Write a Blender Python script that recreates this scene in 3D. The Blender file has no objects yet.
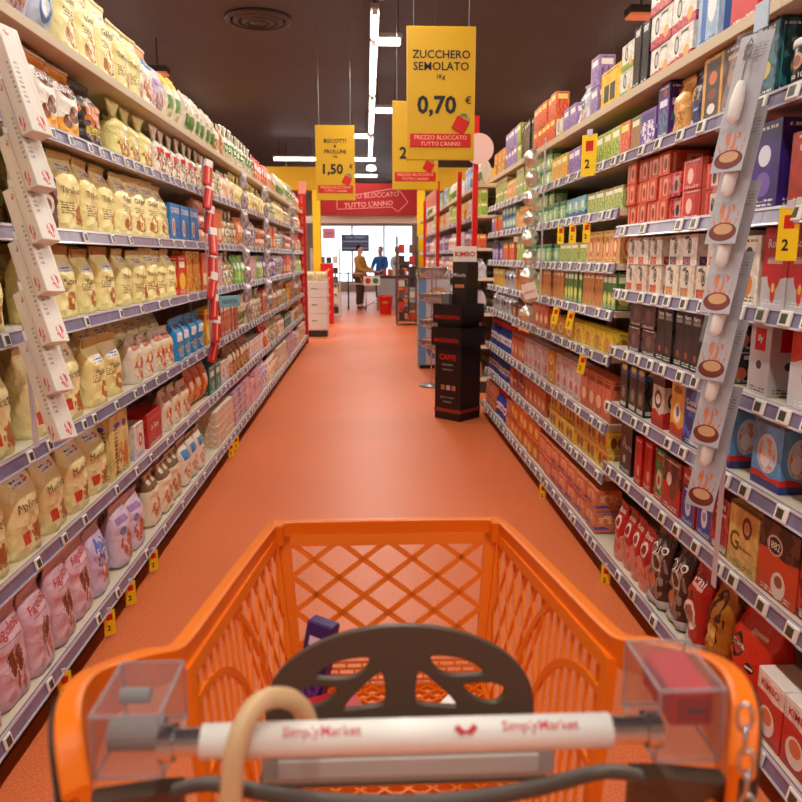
import bpy, bmesh, math, random
from mathutils import Vector, Matrix, noise
random.seed(7)
sc = bpy.context.scene
COL = sc.collection
R = math.radians
PI = math.pi

# ------------------------------------------------------------------ camera
FPX = 740.0
PITCH = math.atan(144 / FPX)
YAW = math.atan(34 / math.hypot(FPX, 144))
CAMZ = 1.42
cam_d = bpy.data.cameras.new('camera')
cam = bpy.data.objects.new('camera', cam_d)
COL.objects.link(cam)
cam_d.sensor_width = 36
cam_d.lens = FPX / 802 * 36
cam.location = (0, 0, CAMZ)
cam.rotation_euler = (PI / 2 - PITCH, 0, -YAW)
cam_d.dof.use_dof = True
cam_d.dof.focus_distance = 2.7
cam_d.dof.aperture_fstop = 5.8
cam_d.clip_start = 0.05
sc.camera = cam


def aisle_y(px, x, z):
    """distance along the aisle at which a point of a shelf front (x, z) stands, from its column in the photo"""
    lo, hi = 0.8, 40.0
    for _ in range(40):
        m = (lo + hi) / 2
        cx = x * math.cos(YAW) - m * math.sin(YAW)
        cy = x * math.sin(YAW) + m * math.cos(YAW)
        d = cy * math.cos(PITCH) - (z - CAMZ) * math.sin(PITCH)
        p = 401 + FPX * cx / d
        if (p < px) == (x < 0):
            lo = m
        else:
            hi = m
    return lo


# ------------------------------------------------------------------ materials
def lin(c):
    return tuple(((v / 255) / 12.92 if v / 255 <= .04045 else ((v / 255 + .055) / 1.055) ** 2.4) for v in c) + (1.0,)


MATS = {}


def principled(name):
    m = bpy.data.materials.new(name)
    m.use_nodes = True
    nt = m.node_tree
    return m, nt, nt.nodes['Principled BSDF']


def mat(name, col, rough=.5, metal=0, spec=.5, emit=None, trans=0, ior=1.45, alpha=1, noise_amt=0, noise_scale=30, bump=0):
    if name in MATS:
        return MATS[name]
    m, nt, b = principled(name)
    c = lin(col)
    b.inputs['Base Color'].default_value = c
    b.inputs['Roughness'].default_value = rough
    b.inputs['Metallic'].default_value = metal
    b.inputs['Specular IOR Level'].default_value = spec
    b.inputs['Transmission Weight'].default_value = trans
    b.inputs['IOR'].default_value = ior
    b.inputs['Alpha'].default_value = alpha
    if emit:
        b.inputs['Emission Color'].default_value = lin(emit[0])
        b.inputs['Emission Strength'].default_value = emit[1]
    if noise_amt or bump:
        tc = nt.nodes.new('ShaderNodeTexCoord')
        n = nt.nodes.new('ShaderNodeTexNoise')
        n.inputs['Scale'].default_value = noise_scale
        n.inputs['Detail'].default_value = 4
        nt.links.new(tc.outputs['Object'], n.inputs['Vector'])
        if noise_amt:
            h = nt.nodes.new('ShaderNodeHueSaturation')
            h.inputs['Color'].default_value = c
            mr = nt.nodes.new('ShaderNodeMapRange')
            mr.inputs[1].default_value = .3
            mr.inputs[2].default_value = .7
            mr.inputs[3].default_value = 1 - noise_amt
            mr.inputs[4].default_value = 1 + noise_amt
            nt.links.new(n.outputs['Fac'], mr.inputs[0])
            nt.links.new(mr.outputs[0], h.inputs['Value'])
            nt.links.new(h.outputs['Color'], b.inputs['Base Color'])
        if bump:
            bp = nt.nodes.new('ShaderNodeBump')
            bp.inputs['Strength'].default_value = bump
            bp.inputs['Distance'].default_value = .004
            nt.links.new(n.outputs['Fac'], bp.inputs['Height'])
            nt.links.new(bp.outputs['Normal'], b.inputs['Normal'])
    MATS[name] = m
    return m


def pack_mat(name, base, shapes=(), rough=.42, bump=0, spec=.5, tint=.07, metal=0):
    """printed packaging: shapes in the front's own 0..1 coordinates.
    ('e',cx,cy,rx,ry,col) ellipse  ('r',cx,cy,hx,hy,col) rectangle  ('t',cx,cy,hx,hy,col,rows) lines of small print
    ('n',cx,cy,rx,ry,col,scale) broken picture patch   ('w',v,amp,col) everything below a wavy edge"""
    if name in MATS:
        return MATS[name]
    m, nt, b = principled(name)
    N, L = nt.nodes.new, nt.links.new
    uvn = N('ShaderNodeUVMap').outputs[0]
    sx_ = N('ShaderNodeSeparateXYZ')
    L(uvn, sx_.inputs[0])
    fr_ = N('ShaderNodeMath')
    fr_.operation = 'FRACT'
    L(sx_.outputs[0], fr_.inputs[0])
    cx_ = N('ShaderNodeCombineXYZ')
    L(fr_.outputs[0], cx_.inputs[0])
    L(sx_.outputs[1], cx_.inputs[1])
    uv = cx_.outputs[0]      # the sides repeat the print of the front

    def vm(op, a, v1=None, v2=None):
        n = N('ShaderNodeVectorMath')
        n.operation = op
        L(a, n.inputs[0])
        if v1 is not None:
            n.inputs[1].default_value = v1
        if v2 is not None:
            n.inputs[2].default_value = v2
        return n

    def ma(op, a, v=None, link=None):
        n = N('ShaderNodeMath')
        n.operation = op
        if hasattr(a, 'default_value'):
            L(a, n.inputs[0])
        else:
            n.inputs[0].default_value = a
        if link is not None:
            L(link, n.inputs[1])
        elif v is not None:
            n.inputs[1].default_value = v
        return n.outputs[0]
    col = None

    def mix(mask, c):
        nonlocal col
        n = N('ShaderNodeMixRGB')
        L(mask, n.inputs[0])
        if col is None:
            n.inputs[1].default_value = lin(base)
        else:
            L(col, n.inputs[1])
        n.inputs[2].default_value = lin(c)
        col = n.outputs[0]

    def box_mask(cx, cy, hx, hy):
        a = vm('ABSOLUTE', vm('MULTIPLY_ADD', uv, (1 / hx, 1 / hy, 0), (-cx / hx, -cy / hy, 0)).outputs[0]).outputs[0]
        s = N('ShaderNodeSeparateXYZ')
        L(a, s.inputs[0])
        return ma('LESS_THAN', ma('MAXIMUM', s.outputs[0], link=s.outputs[1]), 1)

    def ell_mask(cx, cy, rx, ry):
        l = vm('LENGTH', vm('MULTIPLY_ADD', uv, (1 / rx, 1 / ry, 0), (-cx / rx, -cy / ry, 0)).outputs[0])
        return ma('LESS_THAN', l.outputs['Value'], 1)

    def noise_fac(sx, sy, detail=2):
        n = N('ShaderNodeTexNoise')
        L(vm('MULTIPLY', uv, (sx, sy, 1)).outputs[0], n.inputs['Vector'])
        n.inputs['Scale'].default_value = 1
        n.inputs['Detail'].default_value = detail
        return n.outputs['Fac']
    for s in shapes:
        k = s[0]
        if k == 'e':
            mix(ell_mask(*s[1:5]), s[5])
        elif k == 'r':
            mix(box_mask(*s[1:5]), s[5])
        elif k == 't':
            rows = s[6]
            sep = N('ShaderNodeSeparateXYZ')
            L(uv, sep.inputs[0])
            fr = ma('FRACT', ma('MULTIPLY', sep.outputs[1], rows / (2 * s[4])))
            line = ma('LESS_THAN', fr, .5)
            gap = ma('GREATER_THAN', noise_fac(22, rows / (2 * s[4]), 0), .44)
            mix(ma('MULTIPLY', ma('MULTIPLY', box_mask(*s[1:5]), link=line), link=gap), s[5])
        elif k == 'n':
            g = ma('GREATER_THAN', noise_fac(s[6], s[6], 3), .5)
            mix(ma('MULTIPLY', ell_mask(*s[1:5]), link=g), s[5])
        elif k == 'w':
            sep = N('ShaderNodeSeparateXYZ')
            L(uv, sep.inputs[0])
            wv = ma('MULTIPLY', ma('SUBTRACT', noise_fac(2.2, 0, 0), .5), s[2] * 4)
            lo = ma('LESS_THAN', ma('ADD', sep.outputs[1], link=wv), s[1])
            fr = ma('LESS_THAN', sep.outputs[0], 1.5)
            mix(ma('MULTIPLY', lo, link=fr), s[3])
    oi = N('ShaderNodeObjectInfo')
    hs = N('ShaderNodeHueSaturation')
    mr = N('ShaderNodeMapRange')
    L(oi.outputs['Random'], mr.inputs[0])
    mr.inputs[3].default_value = 1 - tint
    mr.inputs[4].default_value = 1 + tint
    L(mr.outputs[0], hs.inputs['Value'])
    if col is None:
        hs.inputs['Color'].default_value = lin(base)
    else:
        L(col, hs.inputs['Color'])
    L(hs.outputs['Color'], b.inputs['Base Color'])
    b.inputs['Roughness'].default_value = rough
    b.inputs['Specular IOR Level'].default_value = spec
    b.inputs['Metallic'].default_value = metal
    if bump:
        tc = N('ShaderNodeTexCoord')
        n = N('ShaderNodeTexNoise')
        n.inputs['Scale'].default_value = 22
        n.inputs['Detail'].default_value = 3
        L(tc.outputs['Object'], n.inputs['Vector'])
        bp = N('ShaderNodeBump')
        bp.inputs['Strength'].default_value = bump
        bp.inputs['Distance'].default_value = .02
        vo = N('ShaderNodeTexVoronoi')
        vo.inputs['Scale'].default_value = 17
        ad = vm('ADD', tc.outputs['Object'])
        mu = vm('SCALE', n.outputs['Color'])
        mu.inputs['Scale'].default_value = .05
        L(mu.outputs[0], ad.inputs[1])
        L(ad.outputs[0], vo.inputs['Vector'])
        L(ma('ADD', ma('MULTIPLY', n.outputs['Fac'], .6), link=vo.outputs['Distance']), bp.inputs['Height'])
        L(bp.outputs['Normal'], b.inputs['Normal'])
    MATS[name] = m
    return m


# ------------------------------------------------------------------ mesh builder
TEXTS = {}


def text_shape(s, bold=.0):
    """triangles of a word, cap height 1, centred on its box"""
    key = (s, bold)
    if key in TEXTS:
        return TEXTS[key]
    cu = bpy.data.curves.new('word', 'FONT')
    cu.body = s
    cu.size = 1
    cu.resolution_u = 2
    cu.offset = bold
    cu.fill_mode = 'FRONT'
    ob = bpy.data.objects.new('word', cu)
    COL.objects.link(ob)
    dg = bpy.context.evaluated_depsgraph_get()
    me = bpy.data.meshes.new_from_object(ob.evaluated_get(dg))
    vs = [v.co.copy() for v in me.vertices]
    fs = [tuple(p.vertices) for p in me.polygons]
    bpy.data.objects.remove(ob)
    bpy.data.meshes.remove(me)
    bpy.data.curves.remove(cu)
    x0, x1 = min(v.x for v in vs), max(v.x for v in vs)
    y0, y1 = min(v.y for v in vs), max(v.y for v in vs)
    h = y1 - y0
    vs = [((v.x - (x0 + x1) / 2) / h, (v.y - (y0 + y1) / 2) / h) for v in vs]
    TEXTS[key] = (vs, fs, (x1 - x0) / h)
    return TEXTS[key]


class MB:
    def __init__(s):
        s.v, s.f, s.m, s.uv = [], [], [], []

    def face(s, pts, mi=0, uvs=None):
        i = len(s.v)
        s.v += [tuple(p) for p in pts]
        s.f.append(tuple(range(i, i + len(pts))))
        s.m.append(mi)
        s.uv.append(uvs or [(5, 5)] * len(pts))

    def idx(s, verts, faces, mi=0, uvs=None):
        i = len(s.v)
        s.v += [tuple(p) for p in verts]
        for k, f in enumerate(faces):
            s.f.append(tuple(i + a for a in f))
            s.m.append(mi if not isinstance(mi, list) else mi[k])
            s.uv.append(uvs[k] if uvs else [(5, 5)] * len(f))

    def box(s, x0, x1, y0, y1, z0, z1, mi=0, M=None, c=0, flat_uv=True):
        """box with chamfer c; the front (-y) carries 0..1 coordinates, the sides 2.., the top 4.."""
        cs = []
        for X, sx in ((x0, 1), (x1, -1)):
            for Y, sy in ((y0, 1), (y1, -1)):
                for Z, sz in ((z0, 1), (z1, -1)):
                    cs.append((X, Y, Z, sx, sy, sz))
        w, d, h = x1 - x0, y1 - y0, z1 - z0

        def uvof(p, ax):
            if ax == 1:
                return ((p[0] - x0) / w, (p[2] - z0) / h)
            if ax == 0:
                return (2 + (p[1] - y0) / d, (p[2] - z0) / h)
            return (2 + (p[0] - x0) / w, 2 + (p[1] - y0) / d)

        def put(pts, mi, ax):
            u = [uvof(p, ax) for p in pts]
            q = [M @ Vector(p) for p in pts] if M else pts
            s.face(q, mi, u)
        if c == 0:
            P = [(a[0], a[1], a[2]) for a in cs]
            for ids, ax in (((0, 1, 3, 2), 0), ((4, 6, 7, 5), 0), ((0, 4, 5, 1), 1), ((2, 3, 7, 6), 3), ((0, 2, 6, 4), 2), ((1, 5, 7, 3), 2)):
                put([P[i] for i in ids], mi, 0 if ax == 3 else ax)
            return
        V = {}
        for i, a in enumerate(cs):
            for ax in range(3):
                p = [a[0] + a[3] * c, a[1] + a[4] * c, a[2] + a[5] * c]
                p[ax] = a[ax]
                V[i, ax] = tuple(p)
        for ids, ax in (((0, 1, 3, 2), 0), ((4, 6, 7, 5), 0), ((0, 4, 5, 1), 1), ((2, 3, 7, 6), 1), ((0, 2, 6, 4), 2), ((1, 5, 7, 3), 2)):
            put([V[i, ax] for i in ids], mi, 0 if ids == (2, 3, 7, 6) else ax)
        for i in range(8):
            for bit, ax in ((4, 0), (2, 1), (1, 2)):
                if not i & bit:
                    j = i | bit
                    o = [k for k in range(3) if k != ax]
                    pts = [V[i, o[0]], V[i, o[1]], V[j, o[1]], V[j, o[0]]]
                    put(pts, mi, 0)
            put([V[i, 0], V[i, 1], V[i, 2]], mi, 0)

    def bar(s, p, q, w, t, nrm, mi=0):
        p, q, nrm = Vector(p), Vector(q), Vector(nrm).normalized()
        d = (q - p)
        if d.length < 1e-6:
            return
        d.normalize()
        a = d.cross(nrm).normalized() * w / 2
        b = nrm * t / 2
        V = [p - a - b, p + a - b, p + a + b, p - a + b, q - a - b, q + a - b, q + a + b, q - a + b]
        s.idx(V, [(0, 1, 2, 3), (7, 6, 5, 4), (0, 4, 5, 1), (1, 5, 6, 2), (2, 6, 7, 3), (3, 7, 4, 0)], mi)

    def tube(s, pts, r, n=10, mi=0, closed=False, caps=True):
        pts = [Vector(p) for p in pts]
        m = len(pts)
        rr = r if isinstance(r, (list, tuple)) else [r] * m
        T = []
        for i in range(m):
            a = pts[(i - 1) % m] if closed or i else pts[i]
            b = pts[(i + 1) % m] if closed or i < m - 1 else pts[i]
            T.append((b - a).normalized())
        u = T[0].orthogonal().normalized()
        V = []
        for i in range(m):
            u = (u - T[i] * u.dot(T[i])).normalized()
            w = T[i].cross(u)
            for k in range(n):
                a = 2 * PI * k / n
                V.append(pts[i] + (u * math.cos(a) + w * math.sin(a)) * rr[i])
        F = []
        for i in range(m if closed else m - 1):
            j = (i + 1) % m
            for k in range(n):
                F.append((i * n + k, i * n + (k + 1) % n, j * n + (k + 1) % n, j * n + k))
        if caps and not closed:
            F.append(tuple(reversed(range(n))))
            F.append(tuple((m - 1) * n + k for k in range(n)))
        s.idx(V, F, mi)

    def lathe(s, prof, n=20, mi=0, ctr=(0, 0, 0), uvmap=False, sx=1, sy=1):
        V, F, U = [], [], []
        z0, z1 = prof[0][1], prof[-1][1]
        for r, z in prof:
            for k in range(n):
                a = 2 * PI * k / n
                V.append((ctr[0] + r * sx * math.cos(a), ctr[1] + r * sy * math.sin(a), ctr[2] + z))
        for i in range(len(prof) - 1):
            for k in range(n):
                F.append((i * n + k, i * n + (k + 1) % n, (i + 1) * n + (k + 1) % n, (i + 1) * n + k))
                um = []
                for (kk, ii) in ((k, i), (k + 1, i), (k + 1, i + 1), (k, i + 1)):
                    a = kk / n     # front (-y) is a = .75
                    um.append(((a - .5) * 2, (prof[ii][1] - z0) / max(z1 - z0, 1e-6)))
                U.append(um)
        F.append(tuple(reversed(range(n))))
        U.append([(5, 5)] * n)
        F.append(tuple((len(prof) - 1) * n + k for k in range(n)))
        U.append([(5, 5)] * n)
        s.idx(V, F, mi, U)

    def text(s, word, h, fn, mi=0, bold=0, shear=0, rot=0, maxw=None):
        """lay a word on a surface: fn(x, y) -> point"""
        vs, fs, w = text_shape(word, bold)
        if maxw and w * h > maxw:
            h = maxw / w
        ca, sa = math.cos(rot), math.sin(rot)
        P = []
        for x, y in vs:
            x, y = x * h + shear * y * h, y * h
            P.append(fn(x * ca - y * sa, x * sa + y * ca))
        s.idx(P, fs, mi)

    def mesh(s, name, mats, smooth=False, weld=0):
        me = bpy.data.meshes.new(name)
        me.from_pydata(s.v, [], s.f)
        ul = me.uv_layers.new(name='UVMap')
        flat = [c for u in s.uv for p in u for c in p]
        ul.data.foreach_set('uv', flat)
        for m in mats:
            me.materials.append(m)
        me.polygons.foreach_set('material_index', s.m)
        if smooth:
            me.polygons.foreach_set('use_smooth', [True] * len(s.f))
        if weld:
            bm = bmesh.new()
            bm.from_mesh(me)
            bmesh.ops.remove_doubles(bm, verts=bm.verts, dist=weld)
            bm.to_mesh(me)
            bm.free()
        me.update()
        return me


def put(name, me, parent=None, loc=None, rz=None):
    o = bpy.data.objects.new(name, me)
    COL.objects.link(o)
    if parent:
        o.parent = parent
    if loc is not None:
        o.location = loc
    if rz is not None:
        o.rotation_euler = (0, 0, rz)
    return o


def build(name, mb, mats, parent=None, smooth=False, origin=None, weld=0):
    if origin is not None:
        mb.v = [(a[0] - origin[0], a[1] - origin[1], a[2] - origin[2]) for a in mb.v]
    return put(name, mb.mesh(name, mats if isinstance(mats, (list, tuple)) else [mats], smooth, weld), parent, origin if parent is None and origin is not None else None)


def tag(o, label, cat, group=None):
    o['label'] = label
    o['category'] = cat
    if group:
        o['group'] = group
    return o


def thing(name, label, cat, loc=(0, 0, 0), rz=0, group=None):
    o = bpy.data.objects.new(name, None)
    COL.objects.link(o)
    o.location = loc
    o.rotation_euler = (0, 0, rz)
    o.empty_display_size = .05
    return tag(o, label, cat, group)


def struct(name, mb, mats, **k):
    o = build(name, mb, mats, **k)
    o['kind'] = 'structure'
    return o


# ------------------------------------------------------------------ shared materials
M_white = mat('white_plastic', (235, 233, 228), .35)
M_cream = mat('cream_metal', (216, 203, 182), .45)
M_beige = mat('beige_shelf_metal', (205, 188, 160), .5)
M_rail = mat('lilac_price_rail', (126, 118, 146), .25, spec=.6, noise_amt=.15, noise_scale=14)
M_railc = mat('clear_rail_edge', (205, 200, 214), .15, spec=.8)
M_screen = mat('grey_label_screen', (60, 62, 52), .3)
M_ink = mat('black_ink', (22, 20, 22), .5)
M_red = mat('red_print', (196, 24, 34), .45)
M_wprint = mat('white_print', (245, 243, 238), .45)
M_blue = mat('blue_print', (40, 86, 170), .45)
M_gold = mat('gold_print', (222, 182, 84), .35)
M_brown = mat('brown_print', (110, 76, 42), .5)
M_yel = mat('yellow_card', (247, 205, 20), .5)
M_redpl = mat('red_plastic', (206, 26, 20), .35)
M_dark = mat('dark_grey_plastic', (48, 45, 45), .45)
M_chrome = mat('chrome', (205, 207, 212), .16, metal=1)
M_steel = mat('grey_steel', (150, 150, 152), .35, metal=.8)
M_clear = mat('clear_plastic', (236, 234, 234), .05, alpha=.07, spec=1)
# ------------------------------------------------------------------ the shop
def simple_box(x0, x1, y0, y1, z0, z1, mi=0, c=0):
    b = MB()
    b.box(x0, x1, y0, y1, z0, z1, mi, c=c)
    return b


XL, XR, YN, YF, ZC = -5.2, 6.4, -4.0, 32.0, 4.25
# floor
mf, nt, bs = principled('terracotta_floor')
N, L = nt.nodes.new, nt.links.new
tc = N('ShaderNodeTexCoord')
n1 = N('ShaderNodeTexNoise'); n1.inputs['Scale'].default_value = 140; n1.inputs['Detail'].default_value = 3
n2 = N('ShaderNodeTexNoise'); n2.inputs['Scale'].default_value = .7; n2.inputs['Detail'].default_value = 4
L(tc.outputs['Object'], n1.inputs['Vector']); L(tc.outputs['Object'], n2.inputs['Vector'])
cr = N('ShaderNodeValToRGB')
cr.color_ramp.elements[0].position = .35; cr.color_ramp.elements[0].color = lin((214, 106, 60))
cr.color_ramp.elements[1].position = .68; cr.color_ramp.elements[1].color = lin((240, 130, 78))
L(n1.outputs['Fac'], cr.inputs[0])
hv = N('ShaderNodeHueSaturation'); mr = N('ShaderNodeMapRange')
mr.inputs[1].default_value = .3; mr.inputs[2].default_value = .7; mr.inputs[3].default_value = .93; mr.inputs[4].default_value = 1.07
L(n2.outputs['Fac'], mr.inputs[0]); L(mr.outputs[0], hv.inputs['Value']); L(cr.outputs[0], hv.inputs['Color'])
L(hv.outputs[0], bs.inputs['Base Color'])
bs.inputs['Roughness'].default_value = .42
bs.inputs['Specular IOR Level'].default_value = .35
struct('floor', simple_box(XL, XR, YN, YF + 3, -.1, 0), mf)
# ceiling of dark panels
mc, nt, bs = principled('dark_ceiling_panels')
N, L = nt.nodes.new, nt.links.new
tc = N('ShaderNodeTexCoord')
br = N('ShaderNodeTexBrick')
br.inputs['Scale'].default_value = 1
br.inputs['Mortar Size'].default_value = .012
br.inputs['Brick Width'].default_value = 2.4
br.inputs['Row Height'].default_value = .6
br.inputs['Color1'].default_value = lin((62, 61, 68)); br.inputs['Color2'].default_value = lin((56, 55, 62)); br.inputs['Mortar'].default_value = lin((54, 50, 52))
L(tc.outputs['Object'], br.inputs['Vector']); L(br.outputs['Color'], bs.inputs['Base Color'])
bs.inputs['Roughness'].default_value = .6
struct('ceiling', simple_box(XL, XR, YN, YF, ZC, ZC + .1), mc)
M_wall = mat('ochre_wall_paint', (206, 176, 40), .7, noise_amt=.05, noise_scale=2)
M_pale = mat('pale_wall_paint', (214, 208, 200), .7)
struct('wall_left', simple_box(XL - .1, XL, YN, YF, 0, ZC), M_pale)
struct('wall_right', simple_box(XR, XR + .1, YN, YF, 0, ZC), M_pale)
struct('wall_front', simple_box(XL, XR, YN - .1, YN, 0, ZC), M_pale)
# far wall with the shop window
b = MB()
b.box(XL, -1.95, YF - .1, YF, 0, ZC)
b.box(1.95, XR, YF - .1, YF, 0, ZC)
b.box(-1.95, 1.95, YF - .1, YF, 2.75, ZC)
b.box(-1.95, 1.95, YF - .1, YF, 0, .35)
struct('wall_back', b, M_pale)
b = MB()
for x in (-1.93, 1.93, -.62, .72):
    b.box(x - .035, x + .035, YF - .14, YF - .02, .35, 2.75)
for z in (.38, 2.72):
    b.box(-1.95, 1.95, YF - .13, YF - .03, z - .03, z + .03)
w = struct('window_1', b, mat('white_window_frame', (226, 226, 226), .4))
o = build('pane', simple_box(-1.9, 1.9, YF - .08, YF - .07, .41, 2.69), mat('window_glass', (255, 255, 255), .02, trans=1, ior=1.01), w)
# world: pale daylight outside the window
wd = bpy.data.worlds.new('daylight')
sc.world = wd
wd.use_nodes = True
wd.node_tree.nodes['Background'].inputs[0].default_value = (.78, .9, 1, 1)
wd.node_tree.nodes['Background'].inputs[1].default_value = 6
# bulkhead over the way to the tills
b = MB()
b.box(-3.2, 3.2, 19.7, 19.9, 2.28, 2.46)
struct('trim_1', b, mat('bulkhead_cream', (226, 214, 206), .6))
# yellow portal
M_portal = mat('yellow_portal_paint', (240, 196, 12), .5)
b = MB()
b.box(-1.16, -1.0, 16.4, 16.6, 0, 2.82, c=.006)
b.box(1.1, 1.26, 16.4, 16.6, 0, 2.82, c=.006)
struct('trim_2', b, M_portal)
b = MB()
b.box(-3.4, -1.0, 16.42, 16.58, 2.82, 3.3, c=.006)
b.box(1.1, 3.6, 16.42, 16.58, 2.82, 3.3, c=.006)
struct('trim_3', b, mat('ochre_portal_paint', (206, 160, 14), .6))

# ------------------------------------------------------------------ lamps
M_tube = mat('lit_tube', (255, 250, 240), .4, emit=((255, 246, 232), 14))
M_house = mat('lamp_housing', (150, 148, 148), .4)
LAMP_Z = 3.8


def strip_lamp(loc, length, rz, label, group='fluorescent lamps over the aisle', power=0, r=.042):
    t = thing('strip_lamp', label, 'lamp', loc, rz, group)
    b = MB(); b.box(-.045, .045, -length / 2, length / 2, .035, .085, c=.006)
    build('housing', b, M_house, t)
    b = MB(); b.tube([(0, -length / 2 + .03, 0), (0, length / 2 - .03, 0)], r, 12)
    build('tube', b, M_tube, t)
    b = MB()
    for s in (-1, 1):
        b.box(-.03, .03, s * (length / 2 - .03) - .015, s * (length / 2 - .03) + .015, -.02, .04, c=.003)
    build('lamp_holder', b, M_white, t)
    b = MB()
    for s in (-.35, .35):
        b.tube([(0, s * length, .08), (0, s * length, ZC - loc[2])], .006, 6)
    build('hanger', b, M_dark, t)
    if power:
        ld = bpy.data.lights.new('tube_light', 'AREA')
        ld.shape = 'RECTANGLE'; ld.size = .09; ld.size_y = length
        ld.energy = power; ld.color = LAMP_COL
        lo = bpy.data.objects.new('tube_light', ld)
        COL.objects.link(lo)
        lo.parent = t
        lo.location = (0, 0, -.04)
    return t


LAMP_COL = (1, .93, .83)
PW = 135
for y, l, lab in ((-2.6, 2.4, 'fluorescent tube lamp behind the trolley'), (0.2, 2.4, 'fluorescent tube lamp right above the trolley handle'), (3.2, 2.4, 'fluorescent tube lamp above the near end of the aisle'), (6.1, 2.2, 'fluorescent tube lamp above the largest yellow sign')):
    strip_lamp((.1, y, LAMP_Z), l, 0, lab, power=PW)
strip_lamp((.1, 8.35, LAMP_Z), .85, 0, 'short lit tube at the near end of the lamp row', power=60)
strip_lamp((.1, 10.35, LAMP_Z), 2.6, 0, 'longest bright lit tube in the lamp row', power=PW)
strip_lamp((.1, 12.45, LAMP_Z), .9, 0, 'short lit tube beyond the longest bright tube', power=60)
strip_lamp((.1, 14.1, LAMP_Z), 2, 0, 'bright tube between the two upper crosswise stubs', power=PW)
strip_lamp((.1, 17.2, LAMP_Z), 2.8, 0, 'far bright tube ending at the round dome lamp', power=PW)
strip_lamp((.26, 8.95, LAMP_Z), .32, PI / 2, 'short crosswise tube where the longest tube begins', 'crosswise lamps off the lamp row')
strip_lamp((.34, 12.95, LAMP_Z), .4, PI / 2, 'short crosswise tube pointing right, halfway down the lamp row', 'crosswise lamps off the lamp row')
strip_lamp((-.14, 15.6, LAMP_Z), .4, PI / 2, 'short crosswise tube pointing left, near the far dome lamp', 'crosswise lamps off the lamp row')
strip_lamp((-.4, 19.2, LAMP_Z), 1.3, PI / 2, 'long crosswise tube left of the dome lamp, behind the 1,50 sign', 'crosswise lamps at the far end', power=40)
strip_lamp((-1.75, 19.2, LAMP_Z), 1.1, PI / 2, 'crosswise tube seen above the end of the left shelving', 'crosswise lamps at the far end', power=40)
strip_lamp((-.5, 23, LAMP_Z), 1.7, PI / 2, 'farthest crosswise tube above the red banner', 'crosswise lamps at the far end', power=120)
strip_lamp((0.2, 26.5, LAMP_Z), 2.6, PI / 2, 'crosswise tube over the tills', 'crosswise lamps at the far end', power=200)
for x, n in ((-3.3, 'left'), (3.6, 'right')):
    for k, y in enumerate((1.5, 6, 10.5, 15)):
        strip_lamp((x, y, LAMP_Z), 2.4, 0, 'fluorescent lamp over the aisle behind the %s shelving' % n, 'lamps over the neighbouring %s aisle' % n, power=330)
# hanging track above the near lamps
b = MB(); b.box(-.03, .03, -1.6, 8.1, -.02, .03)
o = build('lamp_track', b, M_house, origin=(0, 0, 0)); o.location = (.165, 0, 3.98)
tag(o, 'grey lamp track hung from the dark ceiling over the aisle', 'track')
b = MB()
b.lathe([(0.02, 0), (.1, -.02), (.13, -.08), (.12, -.14), (.02, -.16)], 16)
b2 = MB(); b2.tube([(0, 0, 0), (0, 0, ZC - 3.82)], .01, 6)
t = thing('dome_lamp', 'small round lit dome lamp at the far end of the lamp row', 'lamp', (.13, 20.3, 3.8))
build('dome', b, mat('lit_dome', (255, 252, 245), .4, emit=((255, 248, 238), 9)), t, True)
build('cord', b2, M_dark, t)
t = thing('dome_lamp', 'small round lit dome lamp above the left shelf end', 'lamp', (-2.0, 19.4, 3.45))
b = MB(); b.lathe([(0.02, 0), (.1, -.02), (.13, -.08), (.12, -.14), (.02, -.16)], 16)
b2 = MB(); b2.tube([(0, 0, 0), (0, 0, ZC - 3.47)], .01, 6)
build('dome', b, MATS['lit_dome'], t, True)
build('cord', b2, M_dark, t)
# round ceiling vent
t = thing('ceiling_vent', 'round dark vent in the ceiling above the left shelving', 'vent', (-1.29, 9.72, ZC))
for k, (ra, rb) in enumerate(((.40, .34), (.30, .24), (.20, .14), (.10, .02))):
    b = MB(); b.lathe([(ra, 0), (ra, -.03 - k * .008), (rb, -.045 - k * .008), (rb, 0)], 32)
    build('ring', b, mat('vent_metal', (54, 48, 47), .5), t, True)
for lab, x, y, z in (('small amber-lit emergency lamp above the left shelving', -2.75, 10.6, 3.8), ('small amber-lit emergency lamp above the right shelving', 2.78, 7.96, 3.8)):
    t = thing('emergency_lamp', lab, 'lamp', (x, y, z))
    b = MB(); b.box(-.14, .14, -.1, .1, .02, .09, c=.008); build('housing', b, M_dark, t)
    b = MB(); b.box(-.13, .13, -.09, .09, -.01, .02, c=.006); build('lens', b, mat('amber_lens', (230, 150, 110), .4, emit=((255, 150, 105), .45)), t)
    b = MB(); b.tube([(0, 0, .08), (0, 0, ZC - z)], .01, 6); build('hanger', b, M_dark, t)

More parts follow.
